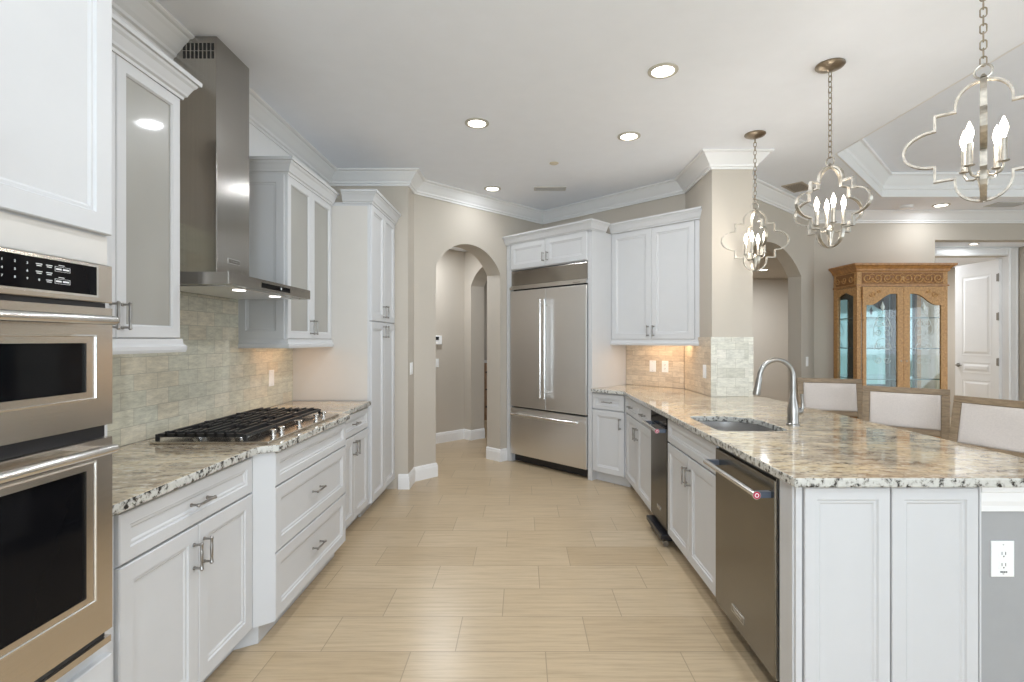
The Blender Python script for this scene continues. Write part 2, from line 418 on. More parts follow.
def wallseg(name, p0, p1, h=H, z0=0.0, thk=0.15, mat=None):
    """wall whose room face runs p0->p1 with the room on the right; body lies to the left"""
    d = (Vector(p1)-Vector(p0)).normalized(); n = Vector((-d.y, d.x))
    q = [p0, p1, (p1[0]+n.x*thk, p1[1]+n.y*thk), (p0[0]+n.x*thk, p0[1]+n.y*thk)]
    return struct(name, MB().prism(q, z0, h), mat or M['wall'])
def archwall(name, p0, p1, c0, half, spring, rise, h=H, thk=0.23, mat=None, seg=28):
    """arched opening centred at distance c0 along p0->p1"""
    d = (Vector(p1)-Vector(p0)); Ln = d.length; d.normalize()
    R = (half*half+rise*rise)/(2*rise); a0 = math.asin(half/R)
    arc = [(c0+R*math.sin(-a0+2*a0*i/seg), spring+rise-R+R*math.cos(-a0+2*a0*i/seg)) for i in range(seg+1)]
    M_ = Matrix.Translation((p0[0], p0[1], 0)) @ rz(math.atan2(d.y, d.x)); mb = MB(M_)
    mb.box(0, c0-half, 0, thk, 0, h); mb.box(c0+half, Ln, 0, thk, 0, h)
    for (xa, za), (xb, zb) in zip(arc, arc[1:]):
        a = [mb.v(xa, 0, za), mb.v(xb, 0, zb), mb.v(xb, 0, h), mb.v(xa, 0, h)]
        b = [mb.v(xa, thk, za), mb.v(xb, thk, zb), mb.v(xb, thk, h), mb.v(xa, thk, h)]
        mb.f(a); mb.f(b[::-1]); mb.f([a[0], b[0], b[1], a[1]]); mb.f([a[3], a[2], b[2], b[3]])
    return struct(name, mb, mat or M['wall'])
wallseg('wall_left', (XL, -4.1), (XL, 4.79+0.15))
wallseg('wall_back_left', (XL, 4.79), (-1.2005, 4.79), thk=0.2)
struct('wall_return_left', MB().prism([(-1.07, 4.79), cor_a, (-1.2, 5.18), (-1.2, 4.79)], 0, H), M['wall'])
A0 = cor_a
archL = math.hypot(cor_b[0]-cor_a[0], cor_b[1]-cor_a[1])
archwall('wall_back_arch', cor_a, cor_b, 0.7071*((-0.5675+1.07)+(5.5525-5.05)), 0.449, 2.155, 0.285, thk=0.232)
wallseg('wall_back_refrigerator', cor_b, cor_c)
wallseg('wall_return_right', cor_c, (1.611, 4.80), thk=0.12)
struct('wall_column', MB().box(1.611, 1.956, 4.324, 4.80, 0, H), M['wall'])
L2 = math.hypot(cor_g[0]-cor_f[0], cor_g[1]-cor_f[1])
cc = (2.709-1.956)/0.7457
archwall('wall_back_dining_arch', cor_f, cor_g, cc, 0.805, 2.155, 0.295, thk=0.15)
mb = MB(); mb.box(3.62, 5.118, 6.32, 6.47, 0, H); mb.box(5.118, 6.66, 6.32, 6.47, 2.64, H); mb.box(6.66, 7.9, 6.32, 6.47, 0, H)
struct('wall_back_right', mb, M['wall'])
# alcove in front of bedroom door
struct('wall_alcove_left', MB().box(4.97, 5.118, 6.471, 6.84, 0, 2.64), M['wall'])
struct('wall_alcove_right', MB().box(6.66, 6.80, 6.471, 6.84, 0, 2.64), M['wall'])
struct('ceiling_alcove', MB().box(4.97, 7.0, 6.471, 6.99, 2.641, 2.70), M['ceil'])
mb = MB(); mb.box(4.97, 5.52, 6.841, 6.99, 0, 2.64); mb.box(6.535, 7.0, 6.841, 6.99, 0, 2.64); mb.box(5.521, 6.534, 6.841, 6.99, 2.53, 2.64)
struct('wall_bedroom_front', mb, M['wall'])
struct('wall_right', MB().box(7.7, 7.9, 3.4, 6.319, 0, H).box(7.7, 7.9, -4.1, -2.2, 0, H).box(7.7, 7.9, -2.2, 3.4, 2.55, H), M['wall'])
mb = MB(); mb.box(XL, -1.25, -4.1, -3.95, 0, H); mb.box(1.25, 2.1, -4.1, -3.95, 0, H); mb.box(6.8, 7.7, -4.1, -3.95, 0, H)
mb.box(-1.25, 1.25, -4.1, -3.95, 2.55, H); mb.box(2.1, 6.8, -4.1, -3.95, 2.55, H)
struct('wall_front', mb, M['wall'])
def window_frame(name, x0, x1, n, M_):
    mb = MB(M_); mb.box(x0, x1, -.03, .03, 0.0, 0.08); mb.box(x0, x1, -.03, .03, 2.47, 2.55)
    for i in range(n+1):
        x = x0+(x1-x0)*i/n; mb.box(x-.035, x+.035, -.03, .03, .08, 2.47)
    struct(name, mb, M['trim'])
window_frame('window_1', -1.21, 1.21, 2, tr(0, -4.02, 0)); window_frame('window_2', 2.14, 6.76, 4, tr(0, -4.02, 0))
window_frame('window_3', -2.16, 3.36, 4, tr(7.8, 0, 0) @ rz(PI/2))
# vestibule behind the left arch
g1 = (-0.82, 7.23)
struct('wall_vestibule_back', MB().prism([(-2.3, 5.75), g1, (-0.92, 7.33), (-2.4, 5.85)], 0, 2.65), M['wall'])
struct('wall_vestibule_left', MB().prism([(-1.26, 5.23), (-2.29, 5.74), (-2.36, 5.6), (-1.3, 5.05)], 0, 2.65), M['wall'])
archwall('wall_vestibule_arch', g1, (0.02, 6.39), 0.15+0.449, 0.449, 2.155, 0.285, h=2.65, thk=0.245)
struct('ceiling_vestibule', MB().prism([(-1.235, 5.22), (0.02, 6.475), (0.3, 6.7), (0.35, 9.5), (-3, 9.5), (-3, 5.2)], 2.651, 2.70), M['ceil'])
struct('ceiling_hall', MB().prism([(1.8, W2(1.8)+0.25), (3.66, 6.56), (4.9, 6.56), (4.9, 8.9), (1.8, 8.9)], 2.45, 2.52), M['wall'])
struct('wall_hall_back', MB().box(1.8, 4.9, 8.72, 8.85, 0, 2.45), M['wall'])
struct('wall_bedroom_left', MB().box(4.95, 5.08, 7.0, 9.6, 0, 2.65), M['wall'])
struct('wall_outer_back', MB().box(-3.1, 8.0, 9.61, 9.75, 0, H), M['wall'])
struct('wall_outer_left', MB().box(-3.15, -3.02, 4.95, 9.6, 0, H), M['wall'])
struct('wall_outer_right', MB().box(7.8, 7.95, 6.48, 9.6, 0, H), M['wall'])
struct('wall_middle', MB().box(0.6, 0.72, 6.75, 9.6, 0, H), M['wall'])
struct('ceiling_bedroom', MB().box(5.09, 7.79, 7.0, 9.6, 2.70, 2.75), M['ceil'])

# crown moulding of the room
cz = H-0.13
CR = [(0, cz), (0.014, cz), (0.018, cz+0.014), (0.030, cz+0.020), (0.034, cz+0.034), (0.050, cz+0.050), (0.082, cz+0.088), (0.096, cz+0.102), (0.100, cz+0.110), (0.116, cz+0.113), (0.125, cz+0.120), (0.125, H-0.001), (0, H-0.001)]
struct('trim_1', MB().sweep([(XL, -3.9), (XL, 2.64)], CR), M['trim'])
struct('trim_2', MB().sweep([(XL, 2.957), (XL, 4.79), (-1.07, 4.79), cor_a, cor_b, cor_c, cor_d, cor_e, cor_f, cor_g, (7.7, 6.32)], CR), M['trim'])
struct('trim_3', MB().box(-1.8195, -1.812, 3.0, 4.60, 2.556, cz-.001), M['trim'])
# baseboards
BB = [(0, 0), (0.016, 0), (0.016, 0.105), (0.012, 0.118), (0.012, 0.128), (0.006, 0.14), (0, 0.142)]
q = lambda t: (cor_a[0]+t*0.70711, cor_a[1]+t*0.70711)
t0 = 0.7106-0.449; t1 = 0.7106+0.449
nb = (-0.70711*0.232, 0.70711*0.232)
struct('baseboard_back_left', MB().sweep([(-1.16, 4.79), (-1.07, 4.79), cor_a, q(t0), (q(t0)[0]+nb[0], q(t0)[1]+nb[1])], BB), M['trim'])
struct('baseboard_arch_right', MB().sweep([(q(t1)[0]+nb[0], q(t1)[1]+nb[1]), q(t1), (-0.183, -0.183+C1)], BB), M['trim'])
e1 = (g1[0]+0.15*0.70711, g1[1]-0.15*0.70711)
struct('baseboard_vestibule', MB().sweep([(-2.29, 5.76), g1, e1, (e1[0]+0.245*0.7071, e1[1]+0.245*0.7071)], BB), M['trim'])
struct('baseboard_dining', MB().sweep([(3.335, W2(3.335)), cor_g, (5.118, 6.32), (5.118, 6.83)], BB), M['trim'])
struct('baseboard_hall', MB().sweep([(1.8, 8.72), (4.9, 8.72)], BB), M['trim'])
# door casing and open bedroom door
mb = MB()
cas = lambda x0, x1, z0, z1: mb.rl(x0, x1, z0, z1, [(0, 6.841), (0, 6.825), (0.02, 6.815), (0.035, 6.822)])
cas(5.40, 5.52, 0, 2.64); cas(6.515, 6.645, 0, 2.64); cas(5.52, 6.515, 2.53, 2.64)
mb.box(5.522, 5.54, 6.842, 6.99, 0, 2.53); mb.box(6.518, 6.534, 6.842, 6.99, 0, 2.53)
struct('trim_door_casing', mb, M['trim'])
dr = empty('door_1', (6.516, 6.925, 0), math.radians(90.0), kind='structure')
def panel_door(mb, w_, h_, t, panels):
    mb.box(0, w_, 0, t, 0.012, h_)
    for (x0, x1, z0, z1) in panels:
        mb.rl(x0, x1, z0, z1, [(0, -0.0005), (0.0, -0.004), (0.02, -0.001), (0.03, -0.001), (0.05, -0.006)])
mb = MB(tr(0, 0, 0)); W_ = 0.70
mb.box(0, W_, 0, 0.04, 0.012, 2.5)
for z0, z1 in ((1.18, 2.32), (0.93, 1.08), (0.14, 0.83)):
    mb.rl(0.12, W_-0.12, z0, z1, [(0, 0.0402), (0, 0.0425), (0.018, 0.0405), (0.03, 0.0405), (0.055, 0.0455)])
mb.build('door_leaf', M['trim'], dr)
for z in (0.35, 1.1, 1.72, 2.25):
    MB().box(-0.004, 0.03, 0.041, 0.048, z-0.05, z+0.05).cyl((-0.003, 0.05, z-0.055), (-0.003, 0.05, z+0.055), 0.008).build('door_hinge', M['hinge'], dr)
MB().cyl((W_-0.06, 0.041, 1.03), (W_-0.06, 0.052, 1.03), 0.028).tube([(W_-0.06, 0.05, 1.03), (W_-0.06, 0.08, 1.03), (W_-0.09, 0.085, 1.035), (W_-0.16, 0.085, 1.03)], [0.01, 0.01, 0.009, 0.007]).build('door_handle', M['hinge'], dr, smooth=True)

# ------------------------------------------------------------ cabinet kit (local frame: x along the face, -y outward, z up)
T = 0.02
def front(parent, name, x0, x1, z0, z1, mat='cab', fw=0.055, y=0.0, glass=False, label=None, M_=None):
    mb = MB(M_)
    if glass:
        mb.rl(x0, x1, z0, z1, [(0, y), (0, y-T+.003), (.003, y-T), (fw, y-T), (fw+.007, y-T+.007), (fw+.007, y)], ring=True)
    else:
        f2 = min(fw, (z1-z0)*0.27)
        mb.rl(x0, x1, z0, z1, [(0, y), (0, y-T+.003), (.003, y-T), (f2, y-T), (f2+.004, y-T+.006), (f2+.012, y-T+.006), (f2+.018, y-T+.0105), (f2+.019, y-T+.0105)])
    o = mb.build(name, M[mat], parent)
    if label: o['label'] = label
    if glass:
        MB(M_).box(x0+fw-.002, x1-fw+.002, y-.009, y-.004, z0+fw-.002, z1-fw+.002).build('glass_pane', M['frost'], o)
    return o
def pull(parent, x, z, vertical=True, L_=0.105, y=-T, M_=None):
    mb = MB((M_ or Matrix.Identity(4)) @ tr(x, y, z) @ (Matrix.Identity(4) if vertical else ry(PI/2)))
    h = L_/2
    mb.tube([(0, -.030, -h), (0, -.030, -h+.006), (0, -.030, -h+.012), (0, -.030, -h*.45), (0, -.030, -h*.4), (0, -.030, 0), (0, -.030, h*.4), (0, -.030, h*.45), (0, -.030, h-.012), (0, -.030, h-.006), (0, -.030, h)],
            [.004, .0075, .0055, .0045, .0052, .0058, .0052, .0045, .0055, .0075, .004], 10)
    for s in (-1, 1): mb.tube([(0, 0, s*h*.82), (0, -.004, s*h*.82), (0, -.005, s*h*.82), (0, -.028, s*h*.82)], [.007, .007, .0045, .0045], 10)
    return mb.build('handle', M['nickel'], parent, smooth=True)
CCR = [(0, 0), (.006, 0), (.008, .012), (.017, .018), (.020, .028), (.034, .058), (.043, .068), (.046, .078), (.056, .080), (.058, .098), (0, .098)]
def cab_crown(parent, path, z):
    return MB().sweep(path, [(o, z+w_) for o, w_ in CCR]).build('crown_moulding', M['cab'], parent)
def rail(parent, path, z0=1.347, z1=1.405):
    return MB().sweep(path, [(0, z0), (.012, z0), (.016, z0+.012), (.016, z0+.026), (.006, z0+.036), (.004, z1), (0, z1)]).build('light_rail', M['cab'], parent)
GR = 'left base cabinets'; GRR = 'peninsula base cabinets'
AL = PI/2; AR = -PI/2
def base(name, loc, rot, W_, label, D=0.575, hollow=False, group=None, z0=.10, carcass=True, toe=True):
    r = empty(name, loc, rot, label, 'cabinet', group)
    if carcass:
        if hollow:
            mb = MB(); mb.box(0, .018, 0, D, z0, .884); mb.box(W_-.018, W_, 0, D, z0, .884); mb.box(.018, W_-.018, 0, D, z0, z0+.018); mb.box(.018, W_-.018, D-.012, D, z0+.018, .884)
        else: mb = MB().box(0, W_, 0, D, z0, .884)
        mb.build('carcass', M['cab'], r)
        if toe: MB().box(0, W_, .068, .085, 0.001, z0-.0005).build('toe_kick', M['cab'], r)
    return r
G = .003
# --- left run: door faces at x = -1.213
XF = -1.213-T
c = base('base_cabinet', (XF, 1.482, 0), AL, .816, 'white two-door base cabinet with one drawer between the ovens and the cooktop', group=GR)
MB().box(0, .05, -.006, -.0005, .10, .884).build('filler_strip', M['cab'], c)
d = front(c, 'drawer', .055, .816-G, .717, .872); pull(d, .434, .795, False, .115)
for a, b_, hx in ((.055, .4325-G/2, .4325-.03), (.4325+G/2, .816-G, .4325+.03)):
    d = front(c, 'door', a, b_, .103, .708); pull(d, hx, .60)
# bump-out drawer unit under the cooktop, face x=-1.140
c = base('cooktop_drawer_cabinet', (-1.160, 2.358, 0), AL, .942, 'white bumped-out cabinet with two deep drawers under the gas cooktop', D=.648, group=GR, toe=False)
MB().prism([(-1.301, 2.300), (-1.216, 2.352), (-1.216, 3.306), (-1.301, 3.358), (-1.33, 3.358), (-1.33, 2.300)], .001, .0995).build('toe_kick', M['cab'], c, world=True)
front(c, 'false_drawer_front', G, .942-G, .722, .875)
for z0, z1 in ((.415, .714), (.103, .407)):
    d = front(c, 'drawer', G, .942-G, z0, z1); pull(d, .47, (z0+z1)/2+.01, False, .12)
MB().prism([(-1.234, 2.300), (-1.214, 2.300), (-1.141, 2.3575), (-1.161, 2.3575)], .10, .884).build('angled_filler', M['cab'], c, world=True)
MB().prism([(-1.161, 3.3005), (-1.141, 3.3005), (-1.214, 3.358), (-1.234, 3.358)], .10, .884).build('angled_filler', M['cab'], c, world=True)
c = base('base_cabinet', (XF, 3.360, 0), AL, .668, 'narrow white base cabinet with a drawer and two doors beside the tall pantry', group=GR)
d = front(c, 'drawer', G, .668-G, .717, .872); pull(d, .334, .795, False)
for a, b_, hx in ((G, .334-G/2, .334-.028), (.334+G/2, .668-G, .334+.028)):
    d = front(c, 'door', a, b_, .103, .708); pull(d, hx, .62)
# pantry, faces x=-1.19
c = empty('pantry_cabinet', (-1.21, 4.032, 0), AL, 'tall white four-door pantry cabinet at the far end of the left run', 'cabinet')
MB().box(0, .752, 0, .605, .10, 2.49).build('carcass', M['cab'], c)
MB().box(0, .752, .068, .085, 0.001, .0995).build('toe_kick', M['cab'], c)
MB().box(-.004, -.0005, 0.012, .604, .925, 2.46).build('side_panel', M['side'], c, world=False)['label'] = 'cream flat side panel above the countertop'
for (a, b_, hx) in ((.012, .376-G/2, .376-.035), (.376+G/2, .74, .376+.035)):
    d = front(c, 'door', a, b_, 1.555, 2.484); pull(d, hx, 1.64)
    d = front(c, 'door', a, b_, .103, 1.547); pull(d, hx, 1.47)
cab_crown(c, [(0, .205), (0, -T), (.752, -T)], 2.478)
# glass wall cabinets, faces x=-1.50
def wallcab(loc, W_, label, left_crown, right_crown, mid=None):
    c = empty('glass_upper_cabinet', loc, AL, label, 'cabinet', 'glass-fronted wall cabinets')
    MB().box(0, W_, 0, .299, 1.405, 2.47).build('carcass', M['cab'], c)
    mid = mid or W_/2
    for a, b_, hx in ((.006, mid-G/2, mid-.028), (mid+G/2, W_-.006, mid+.028)):
        d = front(c, 'door', a, b_, 1.408, 2.458, glass=True, fw=.045); pull(d, hx, 1.49)
    p = [(0, -T), (W_, -T)]
    if left_crown: p = [(0, .298)] + p
    if right_crown: p = p + [(W_, .298)]
    cab_crown(c, p, 2.458); rail(c, p)
    return c
wallcab((-1.52, 1.52, 0), .725, 'white wall cabinet with frosted glass doors between the wall ovens and the steel hood', False, True, .366)
c = wallcab((-1.52, 3.262, 0), .762, 'white wall cabinet with two narrow frosted glass doors between the hood and the pantry', True, False)
MB(tr(-.0005, .298, 0) @ rz(-PI/2)).rl(.002, .298, 1.408, 2.458, [(0, 0), (0, -.008), (.05, -.008), (.055, -.003), (.062, -.003), (.068, -.001)]).build('side_panel', M['cab'], c)

# oven tower, face x=-1.18
c = empty('oven_tower_cabinet', (-1.20, .60, 0), AL, 'tall white cabinet housing the double wall ovens at the left edge', 'cabinet')
mb = MB(); W_ = .876
mb.box(0, .02, 0, .61, .10, 2.55); mb.box(W_-.02, W_, 0, .61, .10, 2.55)
mb.box(.02, W_-.02, 0, .61, .10, .553); mb.box(.02, W_-.02, 0, .61, 1.612, 2.55); mb.box(.02, W_-.02, .59, .61, .553, 1.612)
mb.box(.0201, .052, 0, .02, .553, 1.612); mb.box(W_-.046, W_-.0201, 0, .02, .553, 1.612)
mb.build('carcass', M['cab'], c)
MB().box(0, W_, .06, .08, 0.001, .0995).build('toe_kick', M['cab'], c)
MB().box(.004, W_-.006, -.004, -.0005, 1.615, 1.695).build('filler_panel', M['side'], c)
d = front(c, 'drawer', .006, W_-.006, .12, .50); pull(d, .43, .33, False)
for a, b_, hx in ((.006, .437, .40), (.440, W_-.006, .475)):
    d = front(c, 'door', a, b_, 1.70, 2.54); pull(d, hx, 1.80)
cab_crown(c, [(0, .605), (0, -T), (W_, -T), (W_, .605)], 2.545)
# double wall oven
o = empty('double_oven', (-1.15, .672, 0), AL, 'stainless steel double wall oven with a black touch control panel', 'oven')
W_ = .760
MB().box(.002, W_-.002, .051, .56, .60, 1.60).build('oven_body', M['black'], o)
mb = MB(); mb.rl(0, W_, 1.503, 1.606, [(0, .048), (0, .002), (.002, 0), (.012, 0)] , ring=False)
p = mb.build('control_panel', M['steelwarm'], o)
MB().rl(.09, .703, 1.520, 1.596, [(0, -.0002), (0, -.002), (.001, -.003)]).build('touch_panel', M['bglass'], p)
MB().rl(.09-.006, .703+.006, 1.514, 1.602, [(0, -.0001), (0, -.0035), (.006, -.0035), (.006, -.0001)], ring=True).build('bezel', M['chrome'], p)
MB().box(.31, .395, -.0035, -.0031, 1.535, 1.58).build('display', M['display'], p)
RX = (PI/2, 0, 0)
digs = ['123', '456', '789']
for r_, row in enumerate(digs):
    for k, ch in enumerate(row):
        text_mesh('keypad_digit', ch, .0075, M['mark'], p, (.452+.029*k, -.0036, 1.579-.018*r_), RX)
text_mesh('keypad_digit', '0', .0075, M['mark'], p, (.539, -.0036, 1.543), RX)
mb = MB()
for x, z in ((.539, 1.579), (.539, 1.561), (.565, 1.579), (.565, 1.561), (.565, 1.543)):
    mb.box(x-.008, x+.008, -.0037, -.0032, z+.001, z+.0028); mb.box(x-.006, x+.006, -.0037, -.0032, z-.0032, z-.0014)
for z in (1.577, 1.547):
    mb.box(.590, .606, -.0037, -.0032, z+.007, z+.0085)
    mb.rl(.580, .622, z-.008, z+.004, [(0, -.0032), (0, -.0037), (.0006, -.0037), (.0006, -.0032)], ring=True)
    mb.box(.583, .598, -.0037, -.0032, z-.004, z+.0); mb.box(.602, .619, -.0037, -.0032, z-.004, z+.0)
mb.build('printed_legends', M['mark'], p)
def oven_door(z0, z1, wz0, wz1, hz):
    mb = MB(); ow = (.085, W_-.085)
    mb.plate([(0, z0), (W_, z0), (W_, z1), (0, z1)], [[(ow[0], wz0), (ow[1], wz0), (ow[1], wz1), (ow[0], wz1)]], 0, .048)
    bmesh.ops.transform(mb.bm, matrix=Matrix(((1, 0, 0, 0), (0, 0, 1, 0), (0, 1, 0, 0), (0, 0, 0, 1))), verts=mb.bm.verts[:])
    d = mb.build('oven_door', M['steelwarm'], o)
    MB().box(ow[0]+.0005, ow[1]-.0005, .006, .02, wz0+.0005, wz1-.0005).build('oven_window', M['bglass'], d)
    MB().rl(ow[0]-.030, ow[1]+.030, wz0-.022, wz1+.022, [(0, -.0002), (0, -.003), (.004, -.004), (.006, -.001), (.006, -.0002)], ring=True).build('window_bezel', M['chrome'], d)
    hb = MB()
    hb.tube([(.060, -.058, hz), (.07, -.058, hz), (W_-.07, -.058, hz), (W_-.060, -.058, hz)], [.010, .0125, .0125, .010], 16)
    for x in (.095, W_-.095): hb.box(x-.03, x+.03, -.055, -.0002, hz-.007, hz+.006)
    hb.build('handle', M['chrome'], d, smooth=True)
    return d
oven_door(1.166, 1.488, 1.262, 1.392, 1.452)
oven_door(.595, 1.130, .716, 1.054, 1.110)
MB().box(.01, W_-.01, .012, .028, 1.489, 1.502).box(.01, W_-.01, .014, .028, 1.131, 1.165).build('door_gap', M['black'], o)
MB().box(0, W_, .004, .028, .556, .574).build('vent_trim', M['steelwarm'], o)
MB().box(.01, W_-.01, .014, .028, .575, .594).build('lower_vent', M['black'], o)

# --- countertops
mb = MB().prism([(-1.8085, 1.480), (-1.19, 1.480), (-1.19, 2.295), (-1.115, 2.350), (-1.115, 3.308), (-1.19, 3.365), (-1.19, 4.026), (-1.8085, 4.026)], .885, .92)
ct = mb.build('countertop', M['granite'], bevel=.006)
tag(ct, 'granite countertop on the left run under the gas cooktop', 'countertop')
def arc(cx, cy, r, a0, a1, n=8): return [(cx+r*math.cos(a0+(a1-a0)*i/n), cy+r*math.sin(a0+(a1-a0)*i/n)) for i in range(n+1)]
SX0, SX1, SY0, SY1 = 1.045, 1.43, 2.69, 3.225
def sink_loop(e=0):
    x0, x1, y0, y1 = SX0-e, SX1+e, SY0-e, SY1+e
    return arc(x0+.05, y0+.05, .05, PI, 1.5*PI) + arc(x1-.08, y0+.08, .08, 1.5*PI, 2*PI) + arc(x1-.2, y1-.2, .2, 0, .5*PI, 12) + arc(x0+.06, y1-.06, .06, .5*PI, PI)
TS = 4.38
p1 = ((5.735-TS)/2, (5.735+TS)/2); p2 = (.949, 5.735-.949); pw = SF-.0175
outer = [(.949, 1.775), (2.05, 1.775), (2.05, 4.318), (1.598, 4.318), (1.598, pw-1.598), ((pw-TS)/2+.003, (pw+TS)/2-.003), (p1[0]+.003, p1[1]-.003), p2]
mb = MB().plate(outer, [sink_loop()], .885, .92)
ct = mb.build('countertop', M['granite'], bevel=.006)
tag(ct, 'granite peninsula countertop with an undermount sink cut into it', 'countertop')
# sink basin
mb = MB(); lp = sink_loop(.004); rings = []
sc_ = lambda k: [((x-1.2375)*k+1.2375, (y-2.9575)*k+2.9575) for x, y in lp]
for k, z in ((1.03, .884), (1.0, .884), (.985, .80), (.97, .715), (.93, .700), (.3, .697)):
    rings.append([mb.v(x, y, z) for x, y in sc_(k)])
for a, b_ in zip(rings, rings[1:]):
    for j in range(len(a)): mb.f([a[j], a[(j+1) % len(a)], b_[(j+1) % len(a)], b_[j]])
mb.f(rings[-1])
sk = empty('kitchen_sink', (1.2375, 2.9575, .70), 0, 'undermount stainless steel sink sunk in the granite peninsula', 'sink')
bo = mb.build('basin', M['sink'], sk, smooth=True, world=True)
MB().lathe([(.045, 0), (.045, .004), (.03, .005), (.03, .002), (.005, .002)], (0, 0, -.0015), 24).build('drain', M['chrome'], sk, smooth=True)
# faucet
f = empty('kitchen_faucet', (1.53, 2.88, .92), 0, 'brushed nickel gooseneck pull-down faucet behind the sink', 'faucet')
MB().lathe([(.036, .0005), (.036, .008), (.031, .012), (.029, .05), (.030, .085), (.027, .11), (.018, .15), (.014, .19)], seg=28).build('faucet_body', M['nickel'], f, smooth=True)
pts = [(0, 0, .185), (0, 0, .25)] + [(-.093+.093*math.cos(a), 0, .275+.093*math.sin(a)) for a in [PI*i/14 for i in range(0, 15)]]
pts = [(x, y, z) for x, y, z in pts][:]
pts[-2] = (-.1855, 0, .292)
pts = pts[:-1] + [(-.190, 0, .268)]
MB().tube(pts, .0135, 14).build('gooseneck_spout', M['nickel'], f, smooth=True)
MB().tube([(-.1895, 0, .27), (-.1935, 0, .248), (-.198, 0, .222), (-.205, 0, .178), (-.207, 0, .168)], [.0145, .0165, .017, .021, .019], 16).build('spray_head', M['nickel'], f, smooth=True)
MB().box(-.2135, -.210, -.006, .006, .2, .218).build('spray_button', M['black'], f)
MB().tube([(.02, -.0, .075), (.045, 0, .08)], [.021, .019], 16).tube([(.042, 0, .08), (.052, -.004, .10), (.050, -.006, .13), (.046, -.008, .175)], [.016, .0095, .007, .0085], 12).build('lever_handle', M['nickel'], f, smooth=True)

# --- peninsula cabinets: door faces x=.975; carcass fronts x=.995, local x runs toward the camera
c = base('base_cabinet', (.995, 3.417, 0), AR, .866, 'white two-door sink base cabinet beside the large dishwasher', D=.60, hollow=True, group=GRR)
front(c, 'false_drawer_front', G, .866-G, .722, .872)
for a, b_, hx in ((G, .433-G/2, .433-.03), (.433+G/2, .866-G, .433+.03)):
    d = front(c, 'door', a, b_, .103, .712); pull(d, hx, .60)
c = empty('base_cabinet', (.995, 4.79, 0), AR, 'white base cabinet with two small drawers over two doors beside the trash compactor', 'cabinet', GRR)
MB().prism([(.995, 3.846), (1.59, 3.846), (1.59, 4.90), (.995, 4.795)], .10, .884).build('carcass', M['cab'], c, world=True)
MB().box(-.02, .944, .068, .085, 0.001, .0995).build('toe_kick', M['cab'], c)
wcn = .944
for a, b_, hx in ((.012, wcn/2-G/2, wcn/2-.03), (wcn/2+G/2, wcn-G, wcn/2+.03)):
    d = front(c, 'drawer', a, b_, .722, .872); pull(d, (a+b_)/2, .797, False)
    d = front(c, 'door', a, b_, .103, .712); pull(d, hx, .60)
# angled base cabinet beside refrigerator: face on x+y = 5.772
AF = -PI/4
px_, py_ = (5.80-TS)/2+.001, (5.80+TS)/2-.001
c = empty('base_cabinet', (px_, py_, 0), AF, 'small angled white base cabinet with one drawer and one door beside the refrigerator', 'cabinet', GRR)
Wc = .374
MB().box(.002, Wc+.012, 0, .5, .10, .884).build('carcass', M['cab'], c)
MB().box(0, .40, .05, .068, 0.001, .0995).build('toe_kick', M['cab'], c)
d = front(c, 'drawer', .004, Wc, .722, .872); pull(d, Wc/2, .797, False)
d = front(c, 'door', .004, Wc, .103, .712); pull(d, Wc-.04, .60)

BADGE = 'KitchenAid'
def badge(parent, x, z, y, w_=.10, h_=.022, M_=None):
    b_ = MB().box(x-w_/2, x+w_/2, y-.003, y-.0002, z-h_/2, z+h_/2).build('badge', M['chrome'], parent)
    MB().box(x-w_/2+.004, x+w_/2-.004, y-.0036, y-.0031, z-h_/2+.004, z+h_/2-.004).build('badge_field', M['steeldark'], b_)
    text_mesh('badge_lettering', BADGE, h_*.52, M['chrome'], b_, (x, y-.0038, z), RX, sx=1.15)
    return b_
def bar_handle(parent, x0, x1, z, y0, brackets=.035):
    h_ = MB(); h_.tube([(x0, y0-.058, z), (x0+.006, y0-.058, z), (x1-.006, y0-.058, z), (x1, y0-.058, z)], [.0125, .0125, .0125, .0125], 16)
    h_ = h_.build('handle', M['chrome'], parent, smooth=True)
    for x in (x0+.012, x1-.012): MB().box(x-.011, x+.011, y0-.056, y0-.0002, z-.012, z+.012).build('handle_bracket', M['blue_film'], h_)
    MB().cyl((x1-.0002, y0-.058, z), (x1+.004, y0-.058, z), .0165, seg=24).build('medallion', M['chrome'], h_)
    MB().cyl((x1+.0041, y0-.058, z), (x1+.005, y0-.058, z), .014, seg=24).build('medallion_ring', M['red'], h_)
    MB().cyl((x1+.0051, y0-.058, z), (x1+.0056, y0-.058, z), .0085, seg=20).build('medallion_band', M['plate'], h_)
    MB().cyl((x1+.0057, y0-.058, z), (x1+.0062, y0-.058, z), .0052, seg=20).build('medallion_centre', M['red'], h_)
    return h_
# dishwasher
dw = empty('dishwasher', (.995, 2.549, 0), AR, 'large dark stainless steel dishwasher at the near end of the peninsula', 'dishwasher')
MB().box(.004, .608, .005, .57, .08, .88).build('tub_housing', M['black'], dw)
d = MB().box(.004, .600, -.030, .004, .10, .862).build('door', M['steeldark'], dw, bevel=.004)
MB().box(.6005, .6045, -.024, .003, .10, .868).build('door_edge', M['chrome'], dw)
MB().box(.004, .6, -.012, .004, .8625, .878).build('control_strip', M['black'], dw)
MB().box(.004, .608, .05, .07, .002, .079).build('toe_kick', M['black'], dw)
bar_handle(dw, .03, .575, .80, -.030)
badge(dw, .27, .175, -.030, .125, .032)
